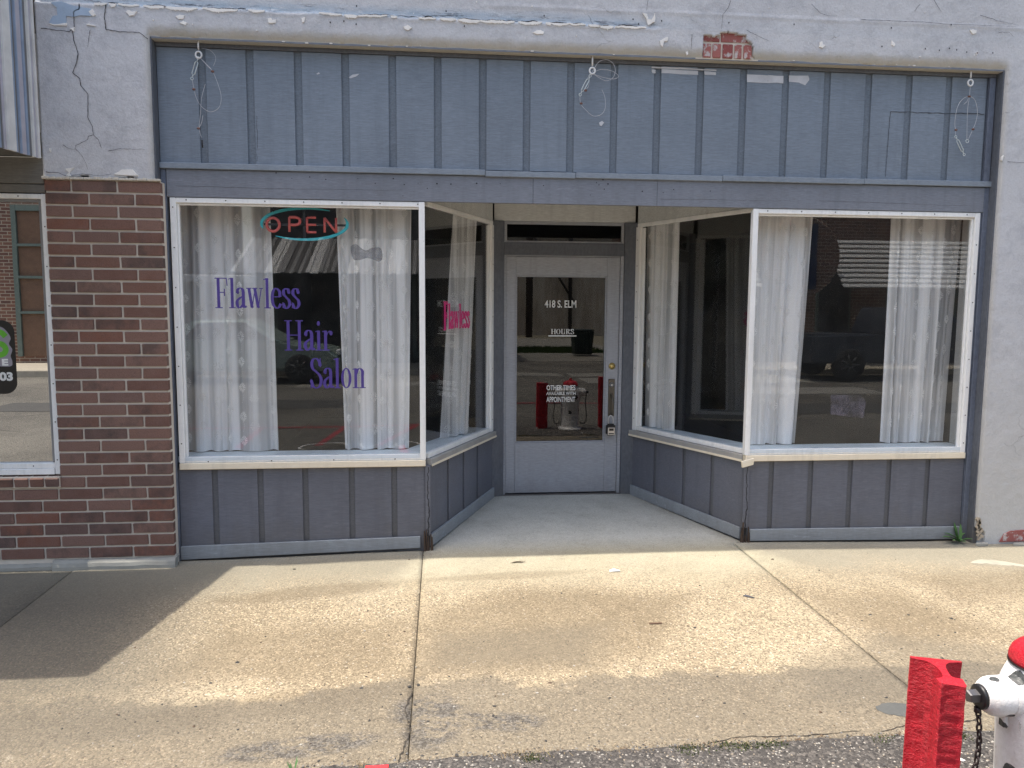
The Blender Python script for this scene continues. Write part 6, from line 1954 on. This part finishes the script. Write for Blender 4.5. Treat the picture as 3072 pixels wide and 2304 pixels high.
def vehicle(name, label, cat, x0, yc, z0, L, W_, low, cab, glass, wheels, rr, mat):
    """profiles in (x, z) from the tail; front towards +x"""
    t = thing(name, (x0 + L / 2, yc, z0), label, cat, None)
    def ext(prof, w0, w1, nm, m, bev=.05):
        mb = MB(); n = len(prof); zs = [p[1] for p in prof]; zl, zh = min(zs), max(zs)
        def yy(z, s): return yc + s * (w0 + (w1 - w0) * (z - zl) / (zh - zl))
        A_ = [mb.bm.verts.new((x0 + a, yy(b, -1), z0 + b)) for a, b in prof]; B_ = [mb.bm.verts.new((x0 + a, yy(b, 1), z0 + b)) for a, b in prof]
        fs = [mb.bm.faces.new(A_[::-1]), mb.bm.faces.new(B_)] + [mb.bm.faces.new((A_[i], A_[(i + 1) % n], B_[(i + 1) % n], B_[i])) for i in range(n)]
        bmesh.ops.bevel(mb.bm, geom=list({e for f in fs for e in f.edges}), offset=bev, segments=3, affect='EDGES', clamp_overlap=True)
        return mb.build(nm, m, t)
    ext(low, W_ / 2, W_ / 2 - .04, 'body', mat, .06)
    ext(cab, W_ / 2 - .06, W_ / 2 - .22, 'cabin', mat, .05)
    for i_, gp in enumerate(glass):
        for s in (-1, 1):
            mb = MB(); zl = min(b for a, b in gp); zh = max(b for a, b in gp); cl = min(b for a, b in cab); chh = max(b for a, b in cab)
            def yy(z, o): return yc + s * (W_ / 2 - .06 - .16 * (z - cl) / (chh - cl) + o)
            mb.prism([Vector((x0 + a, yy(b, .003), z0 + b)) for a, b in gp], (0, 0, 0), (0, s * .006, 0)); mb.build('side_window', CGL, t)
    for a in wheels:
        for s in (-1, 1): wheel(t, x0 + a, yc + s * (W_ / 2 - .09), z0 + rr, rr, .22, s)
    for s in (-1, 1):
        mb = MB(); mb.box(x0 + L - .12, x0 + L - .01, yc + s * (W_ / 2 - .35) - .16, yc + s * (W_ / 2 - .35) + .16, z0 + .62, z0 + .76, .03); mb.build('headlight', HL, t)
    return t


car = vehicle('parked_car', 'pale green sedan parked under the corrugated awning across the street', 'car', -6.7, -13.2, -.17, 4.6, 1.8,
              [(0, .28), (.05, .85), (.9, .95), (1.3, .96), (3.2, .92), (4.3, .78), (4.58, .6), (4.58, .28)],
              [(.75, .9), (1.35, 1.40), (2.5, 1.43), (3.35, .9)], [[(1.12, .98), (1.5, 1.33), (2.05, 1.35), (2.05, .98)], [(2.12, .98), (2.12, 1.35), (2.5, 1.34), (3.05, .98)]], (.85, 3.7), .33, plain('green_car_paint', (.30, .38, .34), .25, .2))
truck = vehicle('pickup_truck', 'dark pickup truck parked by the brick piers across the street', 'pickup truck', 9.0, -13.3, -.17, 5.3, 1.95,
                [(0, .42), (0, 1.12), (2.0, 1.12), (3.9, 1.15), (5.0, 1.05), (5.28, .95), (5.28, .42)],
                [(1.95, 1.1), (2.15, 1.78), (3.5, 1.80), (4.1, 1.12)], [[(2.2, 1.18), (2.35, 1.68), (2.95, 1.70), (2.95, 1.18)], [(3.02, 1.18), (3.02, 1.70), (3.42, 1.69), (3.85, 1.18)]], (.95, 4.35), .39, plain('dark_truck_paint', (.05, .06, .08), .25, .2))
